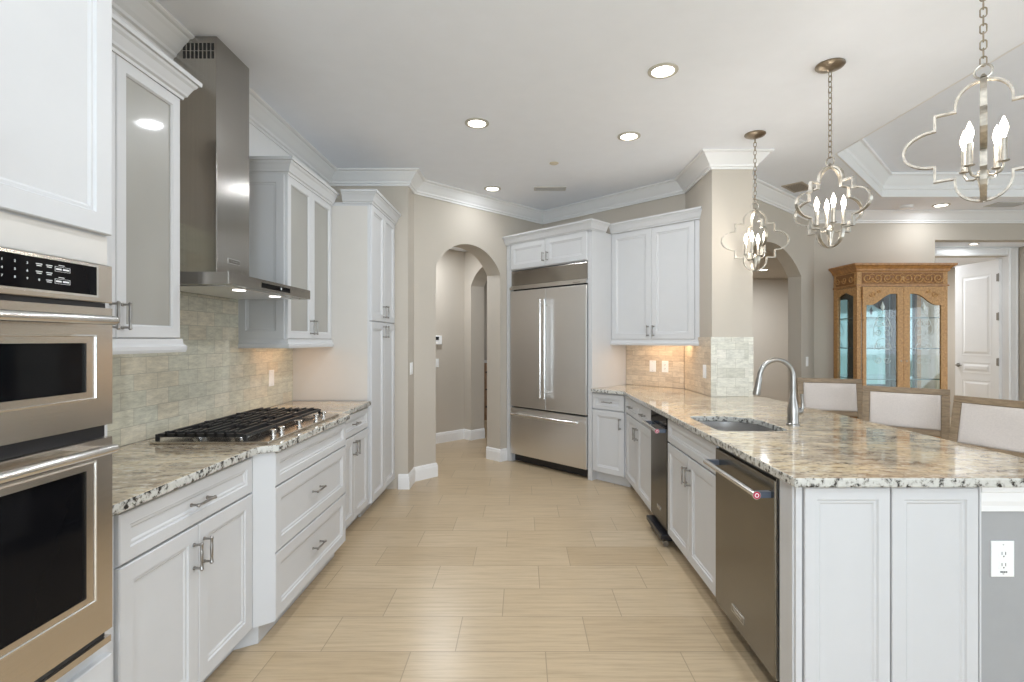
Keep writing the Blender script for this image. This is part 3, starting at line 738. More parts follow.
# compactor
tc = empty('trash_compactor', (.995, 3.838, 0), AR, 'narrow dark steel trash compactor with a bar handle in the peninsula', 'trash compactor')
MB().box(.004, .414, .005, .56, .09, .88).build('housing', M['black'], tc)
MB().box(.004, .414, -.026, .004, .115, .80).build('door', M['steelblack'], tc, bevel=.004)
MB().box(.004, .414, -.026, .004, .803, .875).build('control_panel', M['bglass'], tc)
bar_handle(tc, .02, .395, .785, -.026)
badge(tc, .23, .22, -.026, .085, .026)
mb = MB(); mb.box(.01, .41, -.062, .05, .055, .088); mb.box(.02, .40, .051, .07, .004, .088); mb.box(.05, .09, -.03, .03, .03, .055); mb.box(.33, .37, -.03, .03, .03, .055)
fp = mb.build('foot_pedal', M['black'], tc, bevel=.004)
MB().cyl((.36, -.02, .021), (.385, -.02, .021), .0195, seg=16).cyl((.04, -.02, .021), (.065, -.02, .021), .0195, seg=16).build('roller', M['nickel'], tc)
# end panels
e = empty('peninsula_end_panel', (.995, 1.80, 0), 0, 'white double-panelled end of the peninsula facing the camera', 'cabinet')
MB().box(.0, .625, .0205, .04, .001, .884).build('backing_panel', M['cab'], e)
MB().box(-.020, .0, .041, .13, .001, .884).build('filler_strip', M['cab'], e)
mb = MB(); mb.box(-.030, -.0, .0205, .0405, .001, .884); mb.box(-.024, -.002, .008, .020, .001, .884)
mb.build('corner_post', M['cab'], e)
front(e, 'framed_panel', .004, .306, .0, .878, y=.020, fw=.042); front(e, 'framed_panel', .312, .618, .0, .878, y=.020, fw=.042)
MB().box(.620, .6265, .0, .035, .001, .884).build('edge_strip', M['cab'], e)
struct('wall_knee', MB().box(1.623, 1.80, 1.825, 4.318, 0, .884), M['knee'])
struct('trim_knee_cap', MB().sweep([(1.80, 4.31), (1.80, 1.825), (1.6235, 1.825)][::-1], [(0, .79), (.010, .79), (.012, .81), (.018, .828), (.022, .86), (.026, .864), (.026, .884), (0, .884)]), M['trim'])
struct('baseboard_knee', MB().sweep([(1.636, 1.825), (1.80, 1.825), (1.80, 4.31)], BB), M['trim'])
# --- refrigerator tower on the 45 degree wall; face on x+y=5.77
fx, fy = (5.77-C1)/2+.002, (5.77+C1)/2-.002
tw = empty('refrigerator_surround_cabinet', (fx, fy, 0), AF, 'tall white cabinet surround with two short doors above the refrigerator', 'cabinet')
FW = 1.2284
mb = MB(); mb.box(.001, .072, 0, .60, .001, 2.50); mb.box(FW-.05, FW, 0, .60, .001, 2.50); mb.box(.072, FW-.05, 0, .60, 2.197, 2.50)
mb.build('carcass', M['cab'], tw)
MB().box(.006, .058, -.012, -.0005, .001, 2.49).build('fluted_stile', M['cab'], tw)
mdl = .075+.55
for a, b_, hx in ((.076, mdl-G/2, mdl-.03), (mdl+G/2, FW-.052, mdl+.03)):
    d = front(tw, 'door', a, b_, 2.205, 2.49); pull(d, hx, 2.30, L_=.095)
cab_crown(tw, [(.001, -T), (FW, -T), (FW, .225)], 2.492)
fr = empty('refrigerator', (fx, fy, 0), AF, 'built-in stainless steel french-door refrigerator with a bottom freezer drawer', 'refrigerator')
F0, F1 = .075, FW-.053
MB().box(F0+.002, F1-.002, .03, .58, .095, 2.185).build('body', M['black'], fr)
MB().box(F0+.01, F1-.01, .05, .5, .012, .094).build('toe_grille', M['black'], fr)
MB().box(F0+.03, F0+.08, .1, .15, .001, .012).box(F1-.08, F1-.03, .1, .15, .001, .012).box(F0+.03, F1-.03, .3, .45, .001, .012).build('levelling_foot', M['black'], fr)
def slab(name, a, b_, z0, z1, y0=-.022, y1=.029):
    return MB().box(a, b_, y0, y1, z0, z1).build(name, M['steel'], fr, bevel=.005)
slab('vent_grille', F0, F1, 2.02, 2.186, -.004).data.materials[0] = M['hoodsteel']
mb = MB(); mb.prism([(F0-.004, -.030), (F1+.004, -.030), (F1+.004, -.001), (F0-.004, -.001)], 1.972, 2.000)
mb.box(F0, F1, -.014, .0, 2.0, 2.018)
mb.build('grille_ledge', M['chrome'], fr)
text_mesh('ledge_lettering', BADGE, .017, M['steeldark'], fr, (F1-.12, -.0304, 1.986), RX, sx=1.2)
mf = (F0+F1)/2
slab('left_door', F0+.001, mf-.002, .645, 1.957)
slab('right_door', mf+.002, F1-.001, .645, 1.957)
dz = slab('freezer_drawer', F0+.001, F1-.001, .10, .628)
for x in (mf-.032, mf+.032):
    mb = MB(); mb.tube([(x, -.078, .79), (x, -.078, 1.82)], .0125, 14)
    for z in (.84, 1.77): mb.tube([(x, -.075, z), (x, -.0225, z)], .009, 10)
    mb.cyl((x, -.078, .775), (x, -.078, .79), .0145, seg=14).cyl((x, -.078, 1.82), (x, -.078, 1.835), .0145, seg=14)
    mb.build('door_handle', M['chrome'], fr, smooth=True)
mb = MB(); mb.tube([(F0+.07, -.078, .565), (F1-.07, -.078, .565)], .0125, 14)
for x in (F0+.13, F1-.13): mb.tube([(x, -.075, .565), (x, -.0225, .565)], .009, 10)
mb.build('drawer_handle', M['chrome'], fr, smooth=True)
# upper cabinet right of the refrigerator, face x+y=6.234
uo = .328
ux, uy = (6.234+.028-TS)/2+.001, (6.234+.028+TS)/2-.001
up = empty('upper_cabinet', (ux, uy, 0), AF, 'white two-door wall cabinet above the tan tiled backsplash', 'cabinet')
UW = .965
MB().prism([(ux, uy), (1.592, 6.262-1.592), (1.592, 6.60-1.592), ((6.60-TS)/2+.001, (6.60+TS)/2-.001)], 1.405, 2.50).build('carcass', M['cab'], up, world=True)
ms = .468
for a, b_, hx in ((.004, ms-G/2, ms-.03), (ms+G/2, .915, ms+.03)):
    d = front(up, 'door', a, b_, 1.408, 2.492); pull(d, hx, 1.49)
MB().box(.919, UW+.020, -.016, -.0005, 1.406, 2.494).build('filler_strip', M['cab'], up)
cab_crown(up, [(-.0, -T), (1.006, -T)], 2.498)
MB().sweep([(0, -T), (.995, -T)], [(0, 1.347), (.012, 1.347), (.016, 1.36), (.016, 1.373), (.006, 1.383), (.004, 1.405), (0, 1.405)]).build('light_rail', M['cab'], up)
# backsplashes
struct('wall_left_backsplash', MB().box(0, 2.586, 0, .0105, 0, 1.10), M['tile'])
bs = bpy.data.objects['wall_left_backsplash']; bs.location = (-1.8095, 1.441, .92); bs.rotation_euler = (0, 0, PI/2)
def backsplash(name, p0, p1, z0, z1, mat, t=.010):
    d = Vector(p1)-Vector(p0); o_ = struct(name, MB().box(0, d.length, .0005, t, 0, z1-z0), mat)
    o_.location = (p0[0], p0[1], z0); o_.rotation_euler = (0, 0, math.atan2(d.y, d.x)); return o_
sf2 = SF-.0145
backsplash('wall_back_backsplash', ((sf2-TS)/2+.002, (sf2+TS)/2-.002), (1.597, sf2-1.597), .921, 1.404, M['tileR'])
backsplash('wall_return_backsplash', (1.5995, 5.02), (1.5995, 4.326), .921, 1.425, M['tileR'], .0095)
backsplash('wall_column_backsplash', (1.650, 4.313), (1.917, 4.313), .921, 1.386, M['tileC'], .009)
mb = MB()
for x0, x1 in ((1.5995, 1.649), (1.918, 1.957)):
    for z0, z1 in ((.921, 1.02), (1.022, 1.19), (1.192, 1.385)): mb.box(x0, x1, 4.313, 4.3225, z0, z1)
for x0, x1 in ((1.5995, 1.77), (1.772, 1.957)): mb.box(x0, x1, 4.313, 4.3225, 1.387, 1.425)
struct('wall_column_tile_border', mb, M['tileC'])

# ------------------------------------------------------------ cooktop
ck = empty('gas_cooktop', (-1.165, 2.345, .9205), AL, 'stainless gas cooktop with black cast iron grates on the left countertop', 'cooktop')
CW, CD = .90, .55
MB().box(0, CW, 0, CD, 0, .012).build('steel_tray', M['steelwarm'], ck, bevel=.003)
for i in range(3):
    x0 = .012+i*.2935; x1 = x0+.289; y0, y1 = .110, .530
    mb = MB()
    for y in (y0, y1-.014): mb.box(x0, x1, y, y+.014, .030, .043)
    for x in (x0, x1-.012): mb.box(x, x+.012, y0+.0142, y1-.0142, .030, .046)
    for k in range(1, 9):
        y = y0+(y1-y0-.010)*k/9.0
        z1 = .053
        for a, b_ in ((x0-.0, x0+.118), (x1-.118, x1)) if k in (2, 3, 6, 7) else ((x0, x1),):
            mb.prism([(a, y), (b_, y), (b_, y+.012), (a, y+.012)], .032, z1)
            mb.box(a, a+.02, y, y+.012, z1, z1+.004); 
    for x in (x0, x1-.012):
        for y in (y0, y1-.014): mb.box(x, x+.012, y, y+.014, .0125, .030)
    g_ = mb.build('cast_iron_grate', M['iron'], ck)
for (x, y, r) in ((.155, .205, .034), (.155, .41, .042), (.45, .30, .055), (.745, .205, .034), (.745, .41, .042)):
    b_ = MB().lathe([(r+.012, .0123), (r+.012, .016), (r, .018), (r, .024), (r*.3, .024)], (x, y, 0), 24).build('burner', M['chrome'], ck, smooth=True)
    MB().lathe([(r*.9, .0242), (r*.92, .029), (r*.5, .030)], (x, y, 0), 24).build('burner_cap', M['iron'], b_, smooth=True)
for x in (.15, .235, .44, .67, .78):
    MB().lathe([(.017, .0123), (.017, .014), (.010, .016), (.010, .024), (.0155, .028), (.0165, .040), (.013, .043)], (x, .052, 0), 18).build('control_knob', M['chrome'], ck, smooth=True)

# ------------------------------------------------------------ range hood
hd = empty('range_hood', (-1.8095, 2.32, 1.655), AL, 'stainless steel chimney range hood mounted on the wall above the cooktop', 'range hood')
HW, HD = .90, .4745
mb = MB(); mb.rl(0, HW, 0, .056, [(0, 0), (0, -HD), (.0, -HD)])
cn = MB().prism([(0, -.001), (0, -HD+.004), (.004, -HD), (HW-.004, -HD), (HW, -HD+.004), (HW, -.001)], 0, .056).build('canopy', M['hoodsteel'], hd)
bm_ = bmesh.new(); bm_.free()
MB().prism([(.32, -.001), (.32, -.229), (.637, -.229), (.637, -.001)], .0565, H-1.655-.0015).build('chimney', M['hoodsteel'], hd, bevel=.003)
# flared transition between canopy and chimney
mb = MB(); n = 10; rr = []
for i in range(n+1):
    t = i/n; k = (1-t)**3
    xa = .32-.055*k; xb = .637+.055*k; yb = .2295+.06*k; z = .0565+.16*t
    rr.append([mb.v(xa, -.001, z), mb.v(xa-0.0005, -yb, z), mb.v(xb+.0005, -yb, z), mb.v(xb, -.001, z)])
for a, b_ in zip(rr, rr[1:]):
    for j in range(4): mb.f([a[j], a[(j+1) % 4], b_[(j+1) % 4], b_[j]])
mb.f(rr[0]); mb.f(rr[-1]); mb.bm.free()
MB().box(.06, HW-.06, -HD+.05, -.05, -.004, -.0003).build('filter_panel', M['steel'], hd)
MB().box(.295, .615, -HD-.0012, -HD-.0002, .014, .040).build('control_strip', M['bglass'], hd)
MB().box(.50, .512, -HD-.0018, -HD-.0013, .022, .034).build('control_mark', M['mark'], hd)
for x in (.25, .62):
    MB().lathe([(.03, -.0045), (.03, -.007), (.022, -.008)], (x, -HD+.09, 0), 20).build('lamp_lens', M['hoodlens'], hd)
vg = MB()
for r_ in range(2):
    for k in range(8): vg.box(.3185, .3196, -.215+.021*k, -.202+.021*k, H-1.655-.075-.042*r_, H-1.655-.038-.042*r_)
vg.build('vent_slots', M['gap'], hd)
badge(hd, .478, .172, -.2292, .11, .028)

# ------------------------------------------------------------ switches and outlets
def plate(name, label, p, ang, kind='outlet', w_=.072, h_=.116):
    """kind outlet / decora / switch; face looks along local -y"""
    o_ = empty(name, p, ang, label, 'outlet' if 'outlet' in name else 'light switch')
    MB().rl(-w_/2, w_/2, -h_/2, h_/2, [(0, 0), (0, -.003), (.003, -.005)]).build('cover_plate', M['plate'], o_)
    if kind == 'outlet':
        for z in (-.02, .02):
            f_ = MB().rl(-.016, .016, z-.015, z+.015, [(0, -.0051), (0, -.0062), (.001, -.0068)]).build('receptacle', M['plate'], o_)
            MB().box(-.0075, -.0055, -.0075, -.0069, z-.004, z+.007).box(.0055, .0075, -.0075, -.0069, z-.004, z+.007).box(-.002, .002, -.0075, -.0069, z-.0115, z-.007).build('slots', M['black'], f_)
    else:
        n_ = 2 if w_ > .1 else 1
        for k in range(n_):
            x = (k-(n_-1)/2)*.046
            MB().rl(x-.0165, x+.0165, -.033, .033, [(0, -.0051), (0, -.0065), (.0015, -.008)]).build('rocker', M['plate'], o_)
    MB().cyl((0, -.0052, h_/2-.012), (0, -.0058, h_/2-.012), .003, seg=10).cyl((0, -.0052, -h_/2+.012), (0, -.0058, -h_/2+.012), .003, seg=10).build('screw', M['ventgrey'], o_)
    return o_
plate('wall_outlet', 'white outlet plate on the left tile backsplash beyond the cooktop', (-1.809, 3.68, 1.126), AL, 'switch')
plate('wall_outlet', 'left white plate of the pair under the right wall cabinet', ((sf2+0)/2-.0+(-1.951), 0, 0), AF, 'switch')
o_ = bpy.data.objects['wall_outlet.001']; o_.location = (1.352, SF-.0155-1.352, 1.13)
plate('wall_outlet', 'right white outlet of the pair under the right wall cabinet', (1.452, SF-.0155-1.452, 1.13), AF)
plate('wall_switch', 'ivory switch plate on the tan tile beside the column', (1.5985, 4.462, 1.125), AR, 'switch')
plate('wall_outlet', 'white outlet on the grey knee wall at the end of the peninsula', (1.717, 1.8245, .618), 0, w_=.082, h_=.128)
o5 = bpy.data.objects['wall_outlet.003']
mbx = MB()
for k in range(4): mbx.box(-.012+.0065*k, -.0075+.0065*k, -.0075, -.0069, -.047, -.0425)
mbx.build('printed_mark', M['black'], o5)
plate('wall_switch', 'white switch plate on the wall corner left of the arch', (-1.0695, 4.925, 1.125), AL, 'switch', .116)
px = W2(3.44)
plate('wall_switch', 'white switch on the wall between the dining arch and the china cabinet', (3.44+.001, px-.001, 1.14), math.atan2(cor_g[1]-cor_f[1], cor_g[0]-cor_f[0]), 'switch')
kb = (-1.155, 6.895)
plate('wall_switch', 'white switch inside the vestibule below the keypad', (kb[0], kb[1]-.001, 1.09), PI/4, 'switch')
k = empty('alarm_keypad', (kb[0], kb[1]-.001, 1.40), PI/4, 'white alarm keypad on the vestibule wall seen through the arch', 'alarm keypad')
MB().box(-.07, .07, -.028, -.0005, -.06, .06).build('keypad_body', M['plate'], k, bevel=.004)
MB().box(-.05, .02, -.0295, -.0283, 0, .045).build('keypad_screen', M['black'], k)

# ------------------------------------------------------------ ceiling fixtures
M['covertan'] = simple('pale_tan_cover', (0.62, 0.55, 0.42), 0.5)
M['ringtan'] = simple('tan_trim_ring', (0.52, 0.49, 0.42), 0.5)
def downlight(x, y, label, z=H, r=.078, e=26, group='recessed downlights', lit=True):
    o_ = empty('recessed_downlight', (x, y, z), 0, label, 'ceiling light', group)
    MB().lathe([(r*1.12, -.0005), (r*1.12, -.005), (r*.84, -.009), (r*.81, -.0015), (r*.81, -.0008)], seg=32).build('trim_ring', M['ringtan'], o_, smooth=True)
    MB().lathe([(r*.795, -.0015), (r*.795, -.004), (r*.4, -.0045)], seg=32).build('lens', M['lens'], o_)
    if e: area_light('downlight_lamp', (0, 0, -.012), r*1.5, e, (.90, .95, 1), shape='DISK', parent=o_)
    return o_
DL = [(.824, 2.98, 'lit recessed downlight nearest the camera, right of the ceiling centre', 8),
      (-.327, 3.70, 'lit recessed downlight on the left, above the cooktop side', 8),
      (.826, 3.937, 'lit recessed downlight on the right between the nearest one and the column', 8),
      (-.307, 5.30, 'lit recessed downlight farthest back, in front of the arch', 3),
      (4.89, 5.95, 'lit recessed downlight over the china cabinet wall', 4),
      (.82, 1.6, 'recessed downlight overhead above the aisle', 8), (-.32, 1.9, 'recessed downlight overhead above the ovens side', 8),
      (.82, .0, 'recessed downlight behind the camera on the right', 8), (-.32, 0., 'recessed downlight behind the camera on the left', 8)]
for x, y, lb, e in DL: downlight(x, y, lb, e=e)
dl = downlight(5.82, 6.57, 'small downlight in the alcove ceiling before the bedroom door', 2.641, .05, 3)
downlight(-1.0, 6.3, 'added downlight brightening the vestibule', 2.651, .07, 16); downlight(-1.6, 8.3, 'added downlight brightening the room behind the vestibule', 2.651, .07, 12)  # both lamps added, the rooms behind the left arch would be dim
downlight(3.6, 7.6, 'added downlight brightening the hall behind the dining arch', 2.45, .07, 34); downlight(6.3, 8.4, 'added downlight brightening the bedroom', 2.70, .07, 60)  # these two lamps are added as well, to lift hall and bedroom
def vent(name, x, y, a, b_, rot, label, mat, z=H):
    o_ = empty(name, (x, y, z), rot, label, 'ceiling vent')
    MB(rx(-PI/2)).rl(-a/2, a/2, -b_/2, b_/2, [(0, 0), (0, .006), (.02, .010), (.02, .002)], ring=True).build('vent_frame', M[mat], o_)
    bk = MB(); bk.box(-a/2+.02, a/2-.02, -b_/2+.02, b_/2-.02, -.002, -.0005); bk.build('duct_opening', M['gap'], o_)
    sl = MB(); n_ = max(3, int((b_-.04)/.016))
    for i in range(n_):
        y_ = -b_/2+.02+(b_-.04)*(i+.5)/n_; sl.prism([(-a/2+.02, y_-.005), (a/2-.02, y_-.005), (a/2-.02, y_+.003), (-a/2+.02, y_+.003)], -.008, -.005)
    sl.build('louvres', M[mat], o_)
vent('ceiling_vent', .291, 5.30, .33, .13, 0, 'small grey ceiling vent before the refrigerator', 'ventgrey')
vent('ceiling_vent', 2.84, 5.25, .34, .2, math.radians(42), 'tan ceiling vent behind the middle pendant', 'ventwhite')
vent('ceiling_vent', 5.62, 5.92, .36, .2, 0, 'dark ceiling vent over the bedroom doorway', 'ventgrey')
s = empty('fire_sprinkler_cover', (.285, 4.54, H), 0, 'small round tan sprinkler cover on the ceiling', 'sprinkler')
MB().lathe([(.04, -.0005), (.04, -.004), (.03, -.010)], seg=24).build('cover', M['covertan'], s, smooth=True)
s = empty('smoke_detector', (4.52, 6.0, H), 0, 'white round smoke detector on the dining ceiling beside the downlight', 'smoke detector')
MB().lathe([(.07, -.0005), (.07, -.012), (.058, -.03), (.03, -.034)], seg=24).build('housing', M['trim'], s, smooth=True)
s = empty('under_cabinet_light', (-1.66, 3.66, 1.404), 0, 'warm light strip under the glass cabinet beside the pantry', 'under cabinet light')
MB().box(-.03, .03, -.22, .22, -.014, -.0005).build('fixture', M['plate'], s)
area_light('under_cabinet_lamp', (0, 0, -.018), .05, .6, (1, .58, .30), size_y=.4, parent=s)
s = empty('under_cabinet_light', (1.40, 5.02, 1.404), AF, 'warm light strip under the right wall cabinet', 'under cabinet light')
MB().box(-.30, .30, -.03, .03, -.014, -.0005).build('fixture', M['plate'], s)
area_light('under_cabinet_lamp', (0, 0, -.018), .56, 1.5, (1, .70, .45), size_y=.05, parent=s)

# ------------------------------------------------------------ pendants
def quatre():
    P = []
    P += [(.082*math.cos(a), .148+.082*math.sin(a)) for a in [PI*i/14 for i in range(15)]]   # top lobe right->left
    P += [(-.082, .130), (-.144, .130), (-.144, .072)]
    P += [(-.144-.101*math.sin(a), .072*math.cos(a)) for a in [PI*i/12 for i in range(1, 12)]]
    P += [(-.144, -.072), (-.144, -.130), (-.082, -.130)]
    P += [(-.082*math.cos(a), -.148-.082*math.sin(a)) for a in [PI*i/14 for i in range(15)]]
    P += [(.082, -.130), (.144, -.130), (.144, -.072)]
    P += [(.144+.101*math.sin(a), -.072*math.cos(a)) for a in [PI*i/12 for i in range(1, 12)]]
    P += [(.144, .072), (.144, .130), (.082, .130)]
    out = []
    for p in P:
        if not out or (Vector(p)-Vector(out[-1])).length > 1e-4: out.append(p)
    return out
QP = quatre()
def pendant(x, y, rot, label, zc=2.16):
    r = empty('pendant_light', (x, y, zc), rot, label, 'pendant light', 'quatrefoil pendants over the peninsula')
    top = H-zc
    MB().lathe([(.076, top-.0005), (.077, top-.006), (.070, top-.014), (.045, top-.024), (.018, top-.030), (.010, top-.036)], seg=32).build('canopy', M['bronze'], r, smooth=True)
    MB().tube([(0+.026*math.cos(a), 0, .262+.026*math.sin(a)) for a in [2*PI*i/24 for i in range(24)]], .0042, 8, closed=True).build('hanging_ring', M['silverleaf'], r, smooth=True)
    ch = MB(); z = .290; k = 0; pitch = .031
    while z < top-.040:
        a_ = rz(PI/2*(k % 2)); ch.M = a_
        ch.tube([(.010*math.cos(t), 0, z+.010+(.0085 if math.sin(t) > 0 else -.0085)+.010*math.sin(t)) for t in [2*PI*(i+.5)/10 for i in range(10)]], .0028, 6, closed=True)
        z += pitch; k += 1
    ch.build('chain', M['bronze'], r, smooth=True)
    for a_ in (0, PI/2):
        off = 0.0 if a_ == 0 else 0.0
        mb = MB(rz(a_)); sw = .006 if a_ == 0 else .0055
        mb.sweep(QP, [(-.004, -.010), (.004, -.010), (.004, .010), (-.004, .010)], closed=True, fn=lambda a, b, w_: (a, w_, b))
        mb.build('quatrefoil_frame', M['silverleaf'], r)
    MB().lathe([(.004, .236), (.012, .240), (.008, .246), (.005, .252)], seg=12).build('top_finial', M['silverleaf'], r, smooth=True)
    MB().lathe([(.005, -.236), (.016, -.155), (.022, -.135), (.018, -.118), (.006, -.108), (.004, -.10)], seg=16).build('hub', M['silverleaf'], r, smooth=True)
    for k in range(4):
        a_ = PI/4+.17+k*PI/2; c_, s_ = math.cos(a_), math.sin(a_)
        pts = [(c_*q_, s_*q_, z_) for q_, z_ in ((.015, -.135), (.035, -.142), (.058, -.136), (.068, -.118), (.068, -.104))]
        arm = MB().tube(pts, .0045, 8).lathe([(.005, -.106), (.017, -.102), (.017, -.098), (.006, -.097)], (c_*.068, s_*.068, 0), 16).build('candle_arm', M['silverleaf'], r, smooth=True)
        MB().lathe([(.0105, -.0965), (.0105, -.018), (.007, -.016)], (c_*.068, s_*.068, 0), 14).build('candle_sleeve', M['silverleaf'], arm, smooth=True)
        MB().lathe([(.006, -.0155), (.008, -.004), (.0125, .012), (.0135, .022), (.010, .040), (.0045, .055), (.0015, .064)], (c_*.068, s_*.068, 0), 14).build('bulb', M['bulb'], arm, smooth=True)
    l = bpy.data.lights.new('pendant_lamp', 'POINT'); l.energy = 4.2; l.color = (1, .94, .86); l.shadow_soft_size = .05
    lo = bpy.data.objects.new('pendant_lamp', l); COL.objects.link(lo); lo.parent = r; lo.location = (0, 0, .03)
    return r
pendant(1.782, 3.90, math.radians(-7), 'farthest of the three quatrefoil pendants, in front of the column')
pendant(1.764, 2.92, math.radians(-72), 'middle quatrefoil pendant, hanging above the faucet end of the peninsula')
pendant(1.755, 1.94, math.radians(-42), 'nearest and largest quatrefoil pendant at the top right')

# ------------------------------------------------------------ counter stools
def stool():
    r = empty('counter_stool', (0, 0, 0), 0)   # faces -y; back at +y
    SW, SD, SZ = .485, .38, .632
    for sx in (-1, 1):
        MB().tube([(sx*(SW/2-.03), -SD/2+.03, .001), (sx*(SW/2-.035), -SD/2+.035, SZ-.05)], [.017, .024], 4).build('leg', M['greywood'], r)
        MB().tube([(sx*(SW/2-.03), SD/2+.02, .001), (sx*(SW/2-.03), SD/2-.03, SZ-.05)], [.017, .024], 4).build('leg', M['greywood'], r)
    MB().box(-SW/2, SW/2, -SD/2, SD/2, SZ-.05, SZ).build('seat_frame', M['greywood'], r, bevel=.004)
    MB().box(-SW/2+.01, SW/2-.01, -SD/2+.01, SD/2-.045, SZ+.0005, SZ+.055).build('seat_cushion', M['fabric'], r, bevel=.018)
    MB().box(-SW/2+.055, SW/2-.055, -SD/2+.02, -SD/2+.045, .22, .25).build('footrest', M['greywood'], r)
    # reclined back frame: rectangular surround with upholstered pad
    R = tr(0, SD/2-.035, SZ) @ rx(math.radians(-11)); bz0, bz1 = .13, .445
    mb = MB(R)
    for sx in (-1, 1): mb.box(sx*(SW/2-.045) if sx > 0 else -SW/2, SW/2 if sx > 0 else -SW/2+.045, -.018, .022, -.01, bz1-.0402)
    mb.box(-SW/2, SW/2, -.018, .022, bz1-.040, bz1); mb.box(-SW/2+.045, SW/2-.045, -.018, .022, bz0, bz0+.04)
    mb.build('backrest_frame', M['greywood'], r, bevel=.004)
    pad = MB(R).rl(-SW/2+.046, SW/2-.046, bz0+.041, bz1-.041, [(0, .018), (0, -.016), (.006, -.024), (.02, -.030), (.05, -.033)]).build('back_cushion', M['fabric'], r, smooth=True)
    return r
def place_stool(o_, pL, pR, label):
    """pL,pR: ends of the top rail as seen from the kitchen"""
    d = Vector(pR)-Vector(pL); a = math.atan2(d.y, d.x); mid = (Vector(pL)+Vector(pR))/2
    back = Vector((-math.sin(a), math.cos(a))); yo = .38/2+math.tan(math.radians(11))*.445-.035+.03
    p = mid-back*yo; o_.location = (p.x, p.y, 0); o_.rotation_euler = (0, 0, a)
    tag(o_, label, 'stool', 'upholstered stools along the peninsula')
s1 = stool(); s2 = copy_tree(s1); s3 = copy_tree(s1)
place_stool(s1, (2.425, 4.49), (2.865, 4.33), 'farthest upholstered stool, nearest the dining arch')
place_stool(s2, (2.51, 3.727), (2.856, 3.413), 'middle upholstered stool in front of the china cabinet')
place_stool(s3, (2.62, 3.05), (2.79, 2.61), 'nearest upholstered stool, cut off by the right edge')

# ------------------------------------------------------------ china cabinet (front y=5.85)
cc_ = empty('china_cabinet', (3.85, 5.86, 0), 0, 'carved honey oak china cabinet with etched glass doors and mirrored back', 'china cabinet')
W_, D_ = 1.04, .44
MB().box(0, W_, 0, D_, .06, .66).box(.03, W_-.03, .03, D_-.02, .001, .06).build('lower_case', M['oak'], cc_)
MB().box(-.02, W_+.02, -.02, D_, .661, .70).build('worktop', M['oak'], cc_, bevel=.006)
for a in (.03, .53):
    d = front(cc_, 'lower_door', a, a+.48, .10, .64, mat='oak'); MB().lathe([(.006, 0), (.012, .012), (.004, .018)], seg=12).bm.free()
u0, u1 = .701, 2.215
mb = MB()
for x in (0, W_-.05): mb.box(x, x+.05, 0, .05, u0, u1); mb.box(x, x+.05, D_-.05, D_, u0, u1)
mb.box(.05, W_-.05, 0, D_, u1-.20, u1); mb.box(0, .05, .05, D_-.05, u1-.20, u1); mb.box(W_-.05, W_, .05, D_-.05, u1-.20, u1)
mb.box(.05, W_-.05, .0, D_, u0, u0+.03); mb.box(0, .05, .05, D_-.05, u0, u0+.03); mb.box(W_-.05, W_, .05, D_-.05, u0, u0+.03)
mb.build('upper_case', M['oakcarved'], cc_)
MB().box(.0501, W_-.0501, D_-.012, D_-.004, u0+.031, u1-.201).build('mirror_back', M['mirror'], cc_)
MB().sweep([(0, D_), (0, 0), (W_, 0), (W_, D_)], [(0, u1-.195), (.01, u1-.195), (.012, u1-.18), (0, u1-.175)]).build('frieze_moulding', M['oak'], cc_)
MB().sweep([(0, D_), (0, 0), (W_, 0), (W_, D_)], [(0, u1-.03), (.014, u1-.02), (.02, u1), (.045, u1+.03), (.062, u1+.04), (.065, u1+.062), (0, u1+.062)]).build('crown_moulding', M['oak'], cc_)
MB().box(.001, W_-.001, .001, D_, u1+.001, u1+.05).build('cabinet_top', M['oak'], cc_)
def scroll(mb, cx, cz, r, s, y, turns=1.4, n=20, th=.006):
    mb.tube([(cx+s*(r*(1-.75*i/n))*math.cos(PI+turns*2*PI*i/n), y, cz+(r*(1-.75*i/n))*math.sin(PI+turns*2*PI*i/n)) for i in range(n+1)], [th*(1-.4*i/n) for i in range(n+1)], 6)
MB().box(.055, W_-.055, -.004, -.0005, u1-.168, u1-.040).build('frieze_field', M['oakdark'], cc_)
MB().box(-.004, -.0005, .055, D_-.055, u1-.168, u1-.040).build('frieze_field', M['oakdark'], cc_)
mb = MB()
for i in range(8):
    cx = .115+i*.1155; s_ = 1 if i % 2 else -1
    scroll(mb, cx, u1-.105, .056, s_ if cx < W_/2 else -s_, -.008, th=.010)
    if i < 7: mb.tube([(cx+.03, -.002, u1-.07), (cx+.058, -.004, u1-.055), (cx+.086, -.002, u1-.075)], .006, 6).tube([(cx+.03, -.002, u1-.145), (cx+.058, -.004, u1-.155), (cx+.086, -.002, u1-.14)], .005, 6)
mb.lathe([(.02, -.02), (.024, 0), (.02, .02)], (W_/2, -.0, u1-.105), 10)
mb.build('carved_frieze', M['oakcarved'], cc_, smooth=True)
mb = MB()
for i in range(3): scroll(mb, .09+i*.125, u1-.105, .042, 1 if i % 2 else -1, .0, th=.007)
mb.M = tr(0, D_, 0) @ rz(-PI/2); mb2 = MB(tr(-.006, D_, 0) @ rz(-PI/2))
for i in range(3): scroll(mb2, .09+i*.125, u1-.105, .042, 1 if i % 2 else -1, .0, th=.007)
mb.bm.free(); mb2.build('carved_frieze', M['oakcarved'], cc_, smooth=True)
zt = u1-.205; dh0 = u0+.035
def arched(x0, x1, z0, zlow, zhigh, peak_right):
    """ogee-topped opening outline, peak at one side"""
    n_ = 14; top = []
    for i in range(n_+1):
        t = i/n_; s_ = t if peak_right else 1-t
        k = 0.5-0.5*math.cos(PI*min(1, max(0, (s_-.12)/.72)))
        top.append((x0+(x1-x0)*t, zlow+(zhigh-zlow)*k))
    return [(x0, z0), (x1, z0)] + top[::-1]
